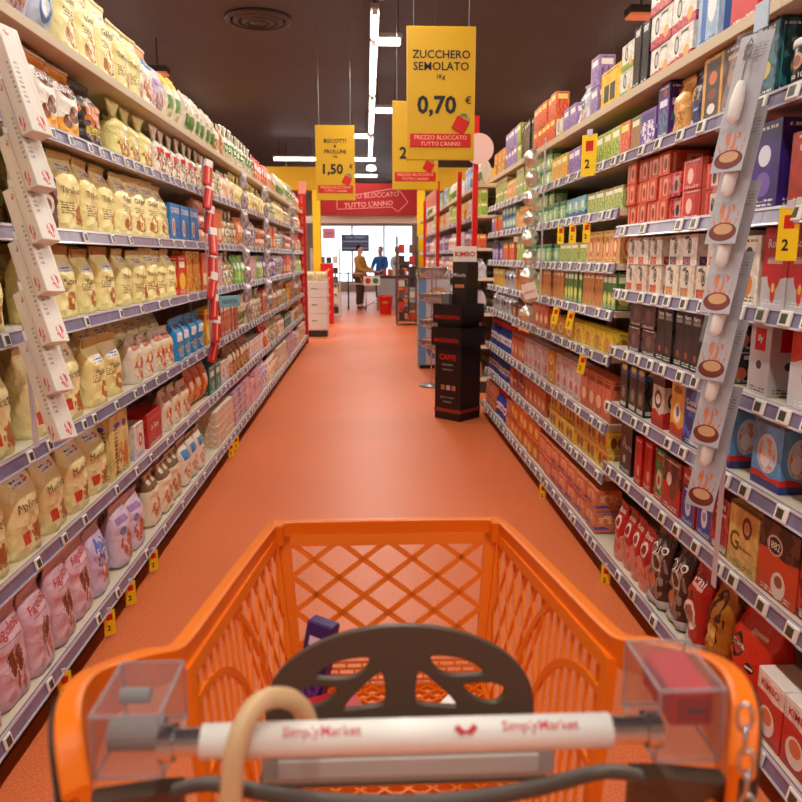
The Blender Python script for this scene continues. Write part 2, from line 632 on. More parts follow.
# ------------------------------------------------------------------ hanging price signs
def price_sign(x, y, z0, lines, price, label, w=.5, h=.92, dep=.03):
    t = thing('price_sign', label, 'sign', (x, y, z0), 0, 'yellow price signs hung over the aisle')
    b = MB()
    b.box(-w / 2, w / 2, 0, dep, 0, h, 0, c=.004)
    build('board', b, mat('yellow_sign_board', (214, 168, 10), .45), t)
    b = MB()
    for word, hh, zz in lines:
        b.text(word, hh, lambda a, c, zz=zz: (a, -.004, zz + c), 0, bold=.015, maxw=w * .84)
    build('lettering', b, M_ink, t)
    b = MB()
    vs, fs, wd_ = text_shape(price, .03)
    b.text(price, .15, lambda a, c: (a - .03, -.004, .375 + c), 0, bold=.03, maxw=.37)
    b.text('€', .055, lambda a, c: (.2 + a, -.004, .42 + c), 0, bold=.02)
    build('price', b, M_ink, t)
    b = MB()
    b.box(-.225, .225, -.008, .001, .09, .185, 0, c=.003)
    b.text('PREZZO BLOCCATO', .03, lambda a, c: (a, -.0105, .158 + c), 1, bold=.01, maxw=.4)
    b.text("TUTTO L'ANNO", .03, lambda a, c: (a, -.0105, .114 + c), 1, bold=.01, maxw=.3)
    build('red_banner', b, [M_redpl, mat('pale_orange_print', (250, 178, 140), .5)], t)
    b = MB()     # red padlock emblem
    Mx = Matrix.Translation((.145, -.006, .245)) @ Matrix.Rotation(R(28), 4, 'Y')
    b.box(-.05, .05, -.006, 0, -.05, .05, 0, M=Mx, c=.004)
    b.tube([Mx @ Vector((.032 * math.cos(a), -.003, .05 + .035 * math.sin(a))) for a in [PI * k / 8 for k in range(9)]], .007, 6, 1)
    build('padlock_emblem', b, [M_redpl, M_steel], t)
    b = MB()
    for s in (-1, 1):
        b.tube([(s * w * .4, dep / 2, h), (s * w * .4, dep / 2, ZC - z0)], .003, 5)
    build('wire', b, M_steel, t)
    return t


price_sign(.548, 5.7, 2.125, [('ZUCCHERO', .058, .73), ('SEMOLATO', .058, .65), ('1Kg', .04, .575)], '0,70', 'yellow hanging sign for sugar priced 0,70, largest and nearest')
price_sign(.535, 8.4, 2.145, [('CECI', .058, .71), ('1Kg', .035, .64)], '2,50', 'yellow hanging sign priced 2, half hidden by the sugar sign')
price_sign(-.395, 9.9, 2.14, [('BISCOTTI', .05, .73), ('e', .035, .665), ('FROLLINI', .05, .6), ('700g', .03, .535)], '1,50', 'yellow hanging sign for biscuits priced 1,50')
b = MB(); b.box(-.14, .14, 0, .03, 0, .45, c=.004)
t = thing('price_sign', 'plain yellow sign hung beyond the top right shelf', 'sign', (3.05, 9.9, 3.12))
build('board', b, mat('yellow_sign_board', (0, 0, 0)), t)
b = MB(); b.tube([(-.1, .015, .45), (-.1, .015, ZC - 3.12)], .003, 5); b.tube([(.1, .015, .45), (.1, .015, ZC - 3.12)], .003, 5)
build('wire', b, M_steel, t)
# red banner by the tills
t = thing('promotion_banner', "red banner reading PREZZO BLOCCATO TUTTO L'ANNO above the tills", 'banner', (.1, 19.45, 2.47))
b = MB(); b.box(-1.25, 1.25, 0, .04, 0, .78, c=.005)
build('board', b, mat('deep_red_banner', (168, 16, 24), .5), t)
b = MB()
b.text('PREZZO BLOCCATO', .12, lambda a, c: (a - .05, -.006, .48 + c + a * .06), 0, bold=.01)
b.text("TUTTO L'ANNO", .13, lambda a, c: (a - .05, -.006, .27 + c + a * .06), 0, bold=.02)
build('lettering', b, mat('pink_print', (238, 150, 140), .5), t)
b = MB()
pl = [(-.85, .14), (.55, .2), (.7, .08), (.95, .32), (.78, .56), (.62, .66), (-.85, .42)]
for i in range(len(pl)):
    p, q = pl[i], pl[(i + 1) % len(pl)]
    b.bar((p[0], -.006, p[1]), (q[0], -.006, q[1]), .018, .008, (0, 1, 0))
build('tag_outline', b, MATS['pink_print'], t)
b = MB()
for s in (-1, 1):
    b.tube([(s * 1.1, .02, .78), (s * 1.1, .02, ZC - 2.47)], .005, 5)
build('wire', b, M_steel, t)
# ------------------------------------------------------------------ packaging
TS = [-1, -.95, -.82, -.6, -.3, 0, .3, .6, .82, .95, 1]


def bag_surface(w, d, h, style, seed, amp):
    def ab(v):
        if style == 'stand':
            a = w / 2 * (1 - .02 * v)
            if v < .62:
                b = d / 2 * (1 - .04 * v)
            elif v < .9:
                b = d / 2 * (.975 - ((v - .62) / .28) ** 1.2 * .93)
            else:
                b = d * .018
        elif style == 'pillow':
            a = w / 2 * (1 - .07 * math.sin(v * PI))
            b = d / 2 * max(.04, math.sin(min(1, max(0, (v - .04) / .92)) * PI) ** .6)
        else:       # gathered and tied
            if v < .6:
                a, b = w / 2 * (1 - .06 * v), d / 2 * (1 - .15 * v)
            elif v < .74:
                k = (v - .6) / .14
                a, b = w / 2 * (.96 - .78 * k), d / 2 * (.91 - .72 * k)
            else:
                k = (v - .74) / .26
                a, b = w / 2 * (.18 + .75 * k), d / 2 * (.19 - .1 * k)
        return a, b

    def front(t, v, sgn=-1):
        a, b = ab(v)
        x = a * t
        y = sgn * b * max(0, 1 - abs(t) ** 4) ** .4
        z = h * v
        n = noise.noise(Vector((x * 22 + seed * 9, z * 17, seed * 3.7 + sgn))) + .5 * noise.noise(Vector((x * 55, z * 45 + seed * 5, seed)))
        n += .9 * abs(noise.noise(Vector(((x + z * .7) * 26, (z - x * .5) * 30, seed * 2.1)))) - .3
        k = min(1, b / (d * .2)) * (1 - abs(t) ** 6)
        y += n * amp * k
        y -= d * .3 * max(0, v - .55) ** 2 * 2
        y += d * .12 * max(0, v - .55) * (.6 + noise.noise(Vector((seed * 4.1, 0, 0))))
        z += (noise.noise(Vector((t * 2, seed * 2.3, 1))) * .025 * h if v > .85 else 0)
        x += noise.noise(Vector((z * 12, seed * 7, sgn * 0))) * w * .03
        return (x, y, z)
    return front


def make_bag(w, d, h, style, body, seed=0, amp=.008, words=(), extra=(), seal=None, edge=None):
    fr = bag_surface(w, d, h, style, seed, amp)
    rows = 19
    b = MB()
    V, F, U = [], [], []
    nt_ = len(TS)
    ring = nt_ * 2 - 2
    for i in range(rows):
        v = i / (rows - 1)
        for t in TS:
            V.append(fr(t, v))
        for t in TS[-2:0:-1]:
            V.append(fr(t, v, 1))
    for i in range(rows - 1):
        v0, v1 = i / (rows - 1), (i + 1) / (rows - 1)
        for k in range(ring):
            k2 = (k + 1) % ring
            F.append((i * ring + k, i * ring + k2, (i + 1) * ring + k2, (i + 1) * ring + k))
            if k < nt_ - 1:
                u0, u1 = (TS[k] + 1) / 2, (TS[k + 1] + 1) / 2
                U.append([(u0, v0), (u1, v0), (u1, v1), (u0, v1)])
            else:
                U.append([(3, v0), (3, v0), (3, v1), (3, v1)])
    F.append(tuple(reversed(range(ring)))); U.append([(3, 3)] * ring)
    F.append(tuple((rows - 1) * ring + k for k in range(ring))); U.append([(3, 3)] * ring)
    b.idx(V, F, 0, U)
    for wd in words:
        word, hh, cx, cv, mi = wd[:5]
        sh = wd[5] if len(wd) > 5 else 0
        ro = wd[6] if len(wd) > 6 else 0

        def fn(a, c):
            v = min(.99, max(.01, cv + c / h))
            p = fr(max(-.98, min(.98, (cx + a) / (w / 2))), v)
            return (p[0], p[1] - .003, p[2])
        b.text(word, hh, fn, mi, bold=.0, shear=sh, rot=ro, maxw=(w * .86 if not ro else h * .5))
    me = b.mesh('bag', [body] + list(extra), True)
    ch = []
    if seal:
        s = MB()
        p0 = fr(0, .93)
        s.box(-w * .46, w * .46, p0[1] - d * .04 - .004, p0[1] + d * .04 + .004, h * .87, h * 1.0, 0, c=.002)
        ch.append(('top_fold', s.mesh('fold', [seal])))
    elif style == 'tied':
        s = MB()
        p0, p1 = fr(0, .73), fr(0, .73, 1)
        s.lathe([(w * .085, h * .705), (w * .115, h * .715), (w * .115, h * .745), (w * .085, h * .755)], 14, 0, (p0[0], (p0[1] + p1[1]) / 2, 0), sy=1.05 * d / w)
        ch.append(('twist_tie', s.mesh('tie', [M_gold], True)))
    else:
        s = MB()
        p0, p1 = fr(0, .97), fr(0, .97, 1)
        ym = (p0[1] + p1[1]) / 2
        s.box(p0[0] - w * .475, p0[0] + w * .475, ym - .0045, ym + .0045, h * .955, h * .992, 0, c=.001)
        ch.append(('top_seal', s.mesh('seal', [edge or body])))
    return me, ch


def make_box(w, d, h, body, words=(), extra=(), c=.0015, cap=None):
    b = MB()
    b.box(-w / 2, w / 2, -d / 2, d / 2, 0, h, 0, c=c)
    for wd in words:
        word, hh, cx, cz, mi = wd[:5]
        ro = wd[6] if len(wd) > 6 else 0
        b.text(word, hh, lambda a, cc: (cx + a, -d / 2 - .0008, cz * h + cc), mi, bold=.015, rot=ro, maxw=w * .86 if not ro else h * .8)
        if len(wd) > 7:   # the same word on the side that faces the camera
            b.text(word, hh, lambda a, cc: (wd[7] * (w / 2 + .0008), wd[7] * a, cz * h + cc), mi, bold=.015, maxw=d * .8)
    me = b.mesh('box', [body] + list(extra))
    return me, ([('lid', cap)] if cap else [])


K = {}


def kind(name, noun, look, cat, w, d, h, fn, nvar=1, jit=0, gap=.004):
    K[name] = dict(noun=noun, look=look, cat=cat, w=w, d=d, h=h, fn=fn, nvar=nvar, jit=jit, gap=gap, protos=None)


def protos(k):
    if k['protos'] is None:
        k['protos'] = [k['fn'](s) for s in range(k['nvar'])]
    return k['protos']


def bagkind(name, noun, look, w, d, h, style, base, shapes, words=(), extra=(), seal=None, amp=.008, rough=.36, nvar=3, cat='bag', jit=5, metal=0):
    def fn(s):
        m = pack_mat('print_' + name, base, shapes, rough, bump=.5, metal=metal)
        e = mat('seal_' + name, tuple(int(c_ * .93) for c_ in base), .35)
        return make_bag(w, d, h, style, m, s + sum(map(ord, name)) * .137, amp, words, extra, seal, e)
    kind(name, noun, look, cat, w, d, h, fn, nvar, jit, -.002)


def boxkind(name, noun, look, w, d, h, base, shapes, words=(), extra=(), rough=.4, cat='box', gap=.003, metal=0):
    def fn(s):
        lum = sum(base) / 3
        ink = (236, 232, 224) if lum < 110 else (96, 70, 60)
        dim = tuple(int(c_ * .91) for c_ in base) if lum > 70 else tuple(min(255, int(c_ * 1.7 + 14)) for c_ in base)
        pre = [('n', .5, .5, .7, .7, dim, 4)] if name not in ('red_plain_box', 'silver_illy', 'aroma_black') else []
        post = [('t', .5, .93, .36, .035, ink, 1), ('t', .5, .09, .38, .05, ink, 2)] if h > .09 and not words else ([('t', .5, .08, .38, .04, ink, 2)] if h > .15 else [])
        return make_box(w, d, h, pack_mat('print_' + name, base, pre + list(shapes) + post, rough, metal=metal), words, extra)
    kind(name, noun, look, cat, w, d, h, fn, 1, 1.2, gap)


YB = (246, 232, 160)
YB2 = (248, 236, 172)
LOGO = [('e', .5, .8, .33, .07, (248, 244, 226)), ('t', .45, .8, .24, .045, (70, 104, 176), 2), ('n', .68, .8, .1, .04, (206, 80, 60), 20)]
BISC = [('n', .7, .2, .24, .13, (196, 122, 58), 9), ('e', .72, .2, .13, .09, (178, 100, 44))]
KRAFT = mat('kraft_paper', (190, 150, 84), .6)
bagkind('tarallucci', 'biscuit_bag', 'pale yellow biscuit bag', .19, .11, .29, 'stand', YB, LOGO + BISC + [('t', .35, .3, .22, .08, (120, 90, 50), 5)], [('Tarallucci', .024, -.005, .52, 1)], [M_brown], None)
bagkind('molinetti', 'biscuit_bag', 'pale yellow bag, dark lettering', .2, .12, .30, 'stand', YB2, LOGO + BISC + [('r', .3, .2, .12, .07, (214, 66, 50))], [('Molinetti', .03, 0, .55, 1)], [M_brown], None)
bagkind('macine', 'biscuit_bag', 'yellow bag with kraft fold top', .19, .10, .27, 'stand', YB, [('e', .5, .68, .34, .07, (248, 246, 236)), ('t', .45, .68, .24, .045, (70, 104, 176), 2), ('e', .62, .22, .2, .13, (196, 120, 60)), ('e', .62, .22, .06, .04, YB), ('t', .3, .42, .2, .06, (110, 80, 50), 4)], [('Macine', .026, 0, .5, 1)], [M_brown], KRAFT)
bagkind('galletti', 'biscuit_bag', 'large yellow bag, blue crest', .2, .11, .31, 'stand', YB2, LOGO + [('n', .55, .24, .33, .15, (198, 128, 62), 8), ('e', .3, .2, .1, .08, (182, 104, 46)), ('t', .5, .45, .3, .05, (110, 80, 50), 3)], [('Galletti', .026, 0, .6, 1)], [M_brown], None)
bagkind('tied_yellow', 'biscuit_bag', 'yellow tied bag, gathered top', .17, .11, .27, 'tied', (238, 226, 150), [('n', .5, .22, .38, .16, (186, 104, 66), 8), ('e', .5, .44, .24, .07, (248, 240, 200))], (), (), None, .011, .25)
bagkind('tied_white', 'cookie_bag', 'white brown cookie bag, gathered top', .15, .10, .27, 'tied', (236, 222, 206), [('n', .5, .3, .46, .3, (150, 82, 44), 7), ('r', .5, .5, .4, .05, (204, 40, 44))], (), (), None, .011, .25)
bagkind('choc_orange', 'cookie_bag', 'orange white bag, chocolate biscuits', .21, .12, .31, 'stand', (240, 232, 220), [('w', .26, .05, (238, 164, 30)), ('e', .5, .9, .6, .14, (224, 140, 30)), ('e', .5, .68, .34, .12, (126, 48, 30)), ('e', .62, .36, .2, .12, (112, 54, 26)), ('e', .62, .37, .1, .06, (150, 82, 44)), ('e', .36, .24, .17, .1, (122, 62, 30)), ('e', .36, .25, .08, .05, (156, 90, 50))], [('Baiocchi', .042, 0, .68, 1)], [M_wprint], None)
bagkind('dark_cereal', 'cookie_bag', 'black orange cereal biscuit bag', .27, .13, .32, 'stand', (46, 30, 22), [('n', .5, .5, .48, .2, (220, 120, 40), 5), ('e', .5, .52, .3, .14, (206, 112, 44)), ('r', .55, .26, .34, .06, (214, 190, 74)), ('e', .5, .14, .2, .06, (96, 60, 36))], [('Cereale', .07, 0, .76, 1, .2, .25), ('Classico', .03, .02, .26, 2)], [M_wprint, M_brown], None)
bagkind('white_blue_cookie', 'cookie_bag', 'white bag with blue top', .2, .11, .30, 'stand', (236, 228, 214), [('r', .5, .88, .6, .16, (226, 150, 40)), ('e', .5, .72, .4, .08, (44, 104, 180)), ('n', .5, .34, .36, .2, (186, 112, 60), 7), ('e', .45, .3, .2, .12, (190, 120, 66)), ('e', .7, .2, .17, .1, (180, 106, 52))], [('Ringo', .03, 0, .72, 1)], [M_wprint], None)
bagkind('blue_white_pack', 'snack_pack', 'pale blue and white snack pack', .19, .09, .25, 'pillow', (198, 208, 228), [('e', .5, .4, .3, .2, (76, 128, 196)), ('e', .5, .4, .2, .13, (230, 236, 244)), ('n', .5, .75, .4, .16, (170, 110, 76), 7)])
bagkind('lilac_pack', 'snack_pack', 'plain lilac snack pack', .17, .09, .24, 'pillow', (206, 186, 208), [('r', .5, .7, .4, .07, (150, 110, 170)), ('n', .5, .35, .36, .2, (186, 120, 70), 7)])
bagkind('choc_brown', 'cookie_bag', 'dark brown bag, white dots', .18, .11, .29, 'stand', (104, 34, 30), [('n', .5, .8, .5, .2, (230, 226, 220), 14), ('e', .4, .3, .26, .13, (226, 214, 196)), ('e', .4, .3, .17, .08, (120, 60, 40))])
bagkind('fagolosi', 'breadstick_bag', 'pale pink breadstick bag', .168, .10, .285, 'stand', (228, 190, 204), [('e', .42, .42, .075, .15, (134, 72, 40)), ('e', .6, .44, .075, .15, (142, 78, 44)), ('e', .52, .2, .035, .12, (150, 90, 60)), ('e', .72, .18, .05, .14, (206, 128, 110)), ('n', .52, .44, .22, .15, (112, 56, 32), 26), ('r', .5, .66, .32, .006, (150, 130, 150)), ('r', .5, .985, .5, .02, (226, 96, 70)), ('e', .3, .1, .12, .05, (206, 150, 160))], [('Fagolosi', .036, 0, .76, 1, .25, .12)], [M_red], None)
bagkind('lilac_blue', 'breadstick_bag', 'lilac bag with blue splash', .18, .10, .27, 'stand', (214, 196, 226), [('n', .45, .6, .36, .22, (96, 120, 206), 5), ('e', .45, .62, .2, .12, (110, 130, 214)), ('n', .6, .25, .3, .16, (206, 124, 84), 8), ('e', .68, .2, .15, .08, (196, 116, 70)), ('r', .5, .98, .5, .03, (216, 130, 60))], [('Fior di', .03, 0, .62, 1)], [M_wprint])
bagkind('lilac_bread', 'breadstick_bag', 'lilac bag, brown biscuits printed', .17, .10, .26, 'stand', (222, 204, 226), [('n', .5, .3, .36, .22, (190, 112, 70), 7), ('e', .6, .3, .1, .14, (176, 98, 56)), ('r', .4, .72, .3, .05, (170, 130, 190)), ('e', .3, .55, .14, .07, (120, 140, 210))])
bagkind('cream_brown', 'rusk_bag', 'cream bag with brown top', .18, .10, .25, 'stand', (238, 226, 196), [('r', .5, .86, .55, .18, (122, 92, 60)), ('r', .3, .86, .1, .08, (220, 210, 180)), ('r', .72, .86, .1, .08, (220, 210, 180)), ('n', .5, .3, .4, .2, (196, 130, 76), 7), ('e', .6, .3, .1, .13, (186, 104, 66))])
bagkind('white_blue_rusk', 'rusk_bag', 'white bag with blue label', .16, .10, .25, 'stand', (236, 228, 210), [('r', .5, .66, .36, .1, (64, 142, 196)), ('n', .5, .28, .4, .18, (204, 132, 66), 7), ('r', .5, .93, .5, .06, (150, 110, 70))])
bagkind('white_orange', 'biscuit_bag', 'white bag with orange flowers', .17, .10, .22, 'stand', (240, 228, 208), [('n', .5, .3, .44, .24, (226, 130, 64), 6), ('e', .62, .4, .12, .1, (204, 84, 52)), ('r', .5, .76, .34, .06, (206, 116, 90)), ('e', .3, .55, .14, .08, (246, 214, 130))])
bagkind('sky_blue', 'snack_bag', 'bright blue snack bag', .18, .11, .24, 'stand', (46, 148, 216), [('r', .5, .56, .34, .1, (240, 244, 248)), ('n', .5, .22, .4, .14, (232, 190, 110), 8), ('e', .5, .8, .3, .06, (22, 74, 150))])
bagkind('orange_crisp', 'snack_bag', 'orange red crispbread bag', .16, .10, .24, 'pillow', (222, 112, 44), [('r', .5, .6, .3, .12, (244, 226, 200)), ('n', .5, .3, .4, .2, (250, 190, 110), 7)])
bagkind('rose_pack', 'bread_pack', 'rose wrapped bread pack', .2, .12, .1, 'pillow', (226, 160, 132), [('r', .5, .5, .3, .22, (246, 222, 206)), ('n', .5, .5, .45, .35, (204, 120, 90), 6)], nvar=2)
bagkind('green_white', 'snack_bag', 'green and white snack bag', .16, .1, .23, 'stand', (120, 186, 70), [('e', .5, .6, .36, .15, (244, 246, 236)), ('n', .5, .25, .4, .2, (230, 222, 150), 6)])
bagkind('cellophane', 'pasta_bag', 'clear tied bag of biscuits', .16, .11, .27, 'tied', (214, 198, 164), [('n', .5, .3, .5, .34, (150, 110, 66), 9), ('r', .5, .36, .32, .1, (240, 234, 220)), ('e', .5, .36, .16, .05, (130, 150, 60))], rough=.2, amp=.013)
bagkind('cellophane_green', 'pasta_bag', 'clear tied bag, green label', .15, .11, .28, 'tied', (206, 200, 172), [('n', .5, .3, .5, .34, (170, 150, 100), 9), ('r', .5, .4, .4, .12, (72, 134, 60)), ('r', .5, .4, .25, .05, (240, 240, 230))], rough=.2, amp=.013)
bagkind('loaf_white', 'bread_loaf', 'white rounded toast loaf', .14, .12, .26, 'pillow', (226, 214, 194), [('r', .5, .35, .4, .14, (96, 140, 60)), ('n', .5, .65, .4, .15, (186, 160, 120), 7)], amp=.005)
bagkind('loaf_yellow', 'bread_loaf', 'yellow capped toast loaf', .14, .12, .27, 'pillow', (232, 222, 190), [('r', .5, .9, .55, .12, (240, 206, 40)), ('r', .5, .45, .36, .14, (110, 150, 80))], amp=.005)
bagkind('purple_snack', 'snack_bag', 'violet snack bag', .16, .1, .23, 'stand', (104, 70, 150), [('e', .5, .6, .34, .13, (226, 214, 236)), ('n', .5, .26, .4, .16, (206, 160, 90), 7)])
bagkind('silver_strip_pack', 'snack_bag', 'silver grey snack bag', .16, .1, .24, 'pillow', (206, 202, 206), [('r', .5, .55, .34, .12, (120, 90, 130)), ('n', .5, .26, .4, .16, (150, 120, 90), 7)], rough=.2, metal=.3)
bagkind('red_white_bag', 'snack_bag', 'red and white snack bag', .16, .1, .24, 'stand', (206, 48, 42), [('e', .5, .56, .38, .15, (246, 238, 226)), ('n', .5, .26, .42, .18, (238, 196, 120), 7)])
bagkind('brown_rusk', 'rusk_bag', 'brown wholemeal rusk bag', .17, .11, .24, 'stand', (170, 112, 70), [('r', .5, .6, .36, .12, (242, 226, 200)), ('n', .5, .25, .44, .2, (222, 176, 116), 7)])
# boxes of the left shelves
boxkind('blue_cookie_box', 'cookie_box', 'blue cookie box', .21, .07, .2, (36, 124, 194), [('e', .32, .36, .14, .24, (240, 232, 214)), ('e', .32, .36, .1, .18, (196, 112, 60)), ('n', .72, .3, .2, .2, (30, 60, 130), 6)], [('COOKIES', .03, 0, .82, 1)], [M_wprint])
boxkind('yellow_pattern_box', 'biscuit_box', 'yellow red patterned biscuit box', .15, .08, .25, (244, 196, 40), [('n', .5, .5, .55, .6, (214, 72, 44), 11)])
boxkind('orange_red_box', 'biscuit_box', 'orange red biscuit box', .16, .08, .22, (216, 62, 34), [('e', .5, .35, .4, .22, (246, 190, 60)), ('r', .5, .78, .36, .08, (244, 230, 200))])
boxkind('red_plain_box', 'biscuit_box', 'plain deep red box', .26, .12, .17, (192, 30, 34), [('r', .5, .8, .4, .03, (214, 90, 80)), ('t', .3, .3, .24, .14, (216, 110, 96), 5)], [('Le Fette', .03, 0, .55, 1)], [M_wprint])
boxkind('molino_carton', 'biscuit_box', 'cream carton with blue logo', .24, .09, .27, (240, 224, 146), [('e', .42, .82, .22, .07, (228, 216, 232)), ('e', .4, .82, .15, .04, (80, 90, 176)), ('e', .78, .8, .09, .06, (90, 110, 190)), ('e', .8, .3, .12, .2, (206, 130, 62)), ('n', .6, .3, .2, .2, (190, 112, 52), 8), ('t', .3, .5, .1, .28, (120, 90, 60), 9)], [('Frollini', .035, -.05, .3, 1, 0, PI / 2)], [M_brown])
boxkind('white_red_box', 'rusk_box', 'white box with red flower', .15, .1, .16, (238, 230, 222), [('e', .62, .5, .2, .2, (214, 64, 56)), ('e', .62, .5, .1, .1, (246, 220, 210)), ('w', .2, .04, (216, 206, 222))])
boxkind('checkered_box', 'rusk_box', 'white red checkered box', .16, .1, .22, (236, 222, 216), [('n', .5, .5, .6, .6, (196, 70, 80), 26)])
boxkind('orange_slab_box', 'rusk_box', 'bright orange box', .14, .1, .24, (226, 96, 34), [('r', .5, .3, .36, .16, (246, 206, 150))])
boxkind('teal_box', 'tissue_box', 'teal green box', .2, .12, .19, (14, 112, 104), [('r', .5, .7, .3, .1, (220, 236, 230)), ('e', .6, .3, .2, .14, (120, 190, 170))])
boxkind('honey_box', 'cereal_box', 'honey yellow cereal box', .15, .07, .24, (246, 178, 30), [('e', .5, .35, .36, .2, (250, 224, 120)), ('r', .5, .78, .38, .08, (196, 60, 30))])
boxkind('red_oat_box', 'cereal_box', 'red oat cereal box', .14, .07, .25, (184, 46, 40), [('n', .5, .4, .46, .34, (226, 160, 110), 7), ('r', .5, .8, .36, .07, (240, 226, 206))])
boxkind('white_tray', 'toast_tray', 'white toast tray pack', .3, .14, .048, (232, 216, 196), [('n', .5, .5, .5, .44, (214, 168, 116), 8)], gap=.006)
boxkind('pink_tray', 'toast_tray', 'pink wrapped toast tray', .26, .14, .05, (226, 150, 164), [('n', .5, .5, .5, .44, (244, 222, 220), 8)], gap=.006)
boxkind('mauve_tray', 'toast_tray', 'mauve toast tray', .26, .14, .05, (176, 130, 160), [('n', .5, .5, .5, .44, (236, 226, 226), 8)], gap=.006)
# ---- coffee and tea of the right shelves
OV = [('e', .5, .63, .13, .24, (40, 34, 32)), ('e', .5, .63, .085, .17, (206, 196, 180)), ('e', .5, .63, .055, .12, (58, 48, 44))]


def ovals(name, look, base, c1, c2):
    boxkind(name, 'capsule_box', look, .118, .12, .108, base, OV + [('r', .36, .16, .26, .13, c1), ('n', .36, .16, .24, .12, c2, 10), ('e', .78, .2, .1, .16, (236, 204, 160))], [('caffe', .014, -.025, .9, 1)], [M_ink])


ovals('oval_tan', 'beige oval-logo capsule box', (232, 216, 198), (190, 112, 66), (230, 170, 110))
ovals('oval_red', 'beige oval-logo box, red foot', (234, 212, 192), (188, 48, 40), (226, 130, 90))
ovals('oval_white', 'white oval-logo capsule box', (246, 238, 228), (196, 58, 50), (222, 160, 120))
ovals('oval_blue', 'white oval-logo box, blue foot', (246, 240, 232), (60, 74, 140), (206, 120, 80))
boxkind('white_magenta', 'capsule_box', 'white magenta oval-logo capsule box', .2, .14, .12, (238, 232, 222), [('e', .3, .62, .1, .26, (40, 36, 34)), ('e', .3, .62, .065, .18, (200, 194, 186)), ('r', .5, .12, .6, .14, (178, 36, 96)), ('n', .5, .16, .5, .16, (206, 90, 60), 7), ('e', .75, .3, .12, .18, (234, 170, 90))], [('ginseng', .02, .03, .88, 1)], [M_ink])
boxkind('green_oval', 'capsule_box', 'white green oval-logo capsule box', .15, .14, .11, (236, 234, 220), [('e', .4, .62, .12, .26, (40, 36, 34)), ('e', .4, .62, .07, .18, (200, 194, 186)), ('r', .5, .12, .6, .14, (140, 170, 40)), ('e', .76, .3, .12, .18, (234, 180, 100))])
boxkind('black_tall', 'coffee_box', 'tall black glossy box', .075, .1, .25, (20, 20, 24), [('r', .5, .5, .2, .4, (46, 46, 54)), ('r', .5, .88, .3, .03, (206, 206, 210))], rough=.25)
boxkind('yellow_display', 'capsule_box', 'yellow box with black capsules', .26, .14, .17, (246, 196, 22), [('r', .3, .4, .13, .22, (26, 24, 22)), ('r', .62, .4, .13, .22, (34, 30, 28)), ('w', .16, .02, (246, 190, 20))])
boxkind('pale_blue_carton', 'carton', 'pale blue tall carton', .15, .1, .25, (168, 198, 228), [('r', .3, .5, .12, .4, (60, 110, 190)), ('e', .66, .5, .2, .2, (236, 240, 246)), ('r', .66, .82, .24, .06, (40, 70, 160))])
boxkind('navy_red_carton', 'carton', 'navy carton with red stripe', .16, .1, .22, (44, 44, 118), [('w', .45, .05, (206, 40, 44)), ('e', .5, .62, .28, .16, (226, 230, 240)), ('r', .5, .86, .3, .05, (250, 210, 60))])
bagkind('navy_gold', 'coffee_bag', 'navy coffee bag, gold band', .125, .08, .26, 'stand', (30, 44, 100), [('e', .5, .84, .3, .1, (66, 82, 150)), ('w', 0.02, 0, (30, 44, 100)), ('n', .5, .56, .46, .12, (206, 172, 60), 5), ('r', .5, .3, .22, .02, (150, 160, 200)), ('r', .3, .1, .1, .05, (220, 224, 236))], [('Twist', .022, 0, .84, 1)], [M_wprint], mat('navy_flap', (24, 34, 82), .4), .003, jit=1, cat='bag')
bagkind('orange_paper', 'coffee_bag', 'orange paper coffee bag', .135, .09, .25, 'stand', (226, 158, 76), [('n', .5, .45, .5, .4, (238, 186, 110), 6), ('e', .5, .66, .26, .1, (244, 220, 160)), ('t', .5, .3, .3, .1, (170, 96, 40), 5)], jit=2)
boxkind('gold_brown_box', 'coffee_box', 'gold framed brown coffee box', .16, .09, .26, (224, 166, 62), [('r', .52, .5, .36, .42, (70, 40, 30)), ('e', .52, .66, .2, .1, (206, 110, 60)), ('e', .5, .2, .2, .08, (232, 226, 214)), ('e', .52, .42, .22, .08, (120, 60, 40))])
boxkind('purple_tea', 'tea_box', 'purple white tea box', .16, .08, .14, (116, 74, 160), [('n', .5, .4, .46, .36, (226, 216, 240), 6), ('r', .5, .8, .4, .1, (70, 40, 120)), ('t', .5, .55, .38, .08, (240, 236, 246), 3)])
boxkind('violet_tea', 'tea_box', 'violet tea box', .13, .08, .28, (78, 40, 130), [('n', .5, .3, .4, .26, (60, 130, 140), 6), ('r', .5, .66, .34, .06, (224, 214, 240)), ('e', .6, .84, .2, .06, (190, 80, 90))])
boxkind('green_red_tea', 'tea_box', 'green red leaf tea box', .12, .08, .14, (126, 150, 70), [('n', .5, .5, .5, .5, (196, 70, 50), 7), ('r', .5, .8, .34, .08, (240, 236, 216))])
boxkind('orange_tea', 'tea_box', 'orange red tea box', .12, .08, .14, (236, 120, 60), [('n', .5, .4, .5, .4, (206, 50, 60), 6), ('r', .5, .8, .36, .1, (250, 220, 120))])
boxkind('yellow_tea', 'tea_box', 'yellow tea box', .12, .08, .14, (240, 200, 70), [('n', .5, .35, .46, .3, (226, 130, 80), 6), ('r', .5, .78, .36, .09, (250, 240, 200))])
boxkind('lime_tea', 'tea_box', 'lime green tea box', .12, .08, .14, (196, 210, 80), [('n', .5, .35, .46, .3, (90, 150, 60), 6), ('r', .5, .78, .36, .09, (246, 246, 226))])
boxkind('lilac_tea', 'tea_box', 'lilac tea box', .12, .08, .14, (170, 140, 196), [('n', .5, .35, .46, .3, (100, 80, 150), 6), ('r', .5, .78, .36, .09, (246, 240, 236))])
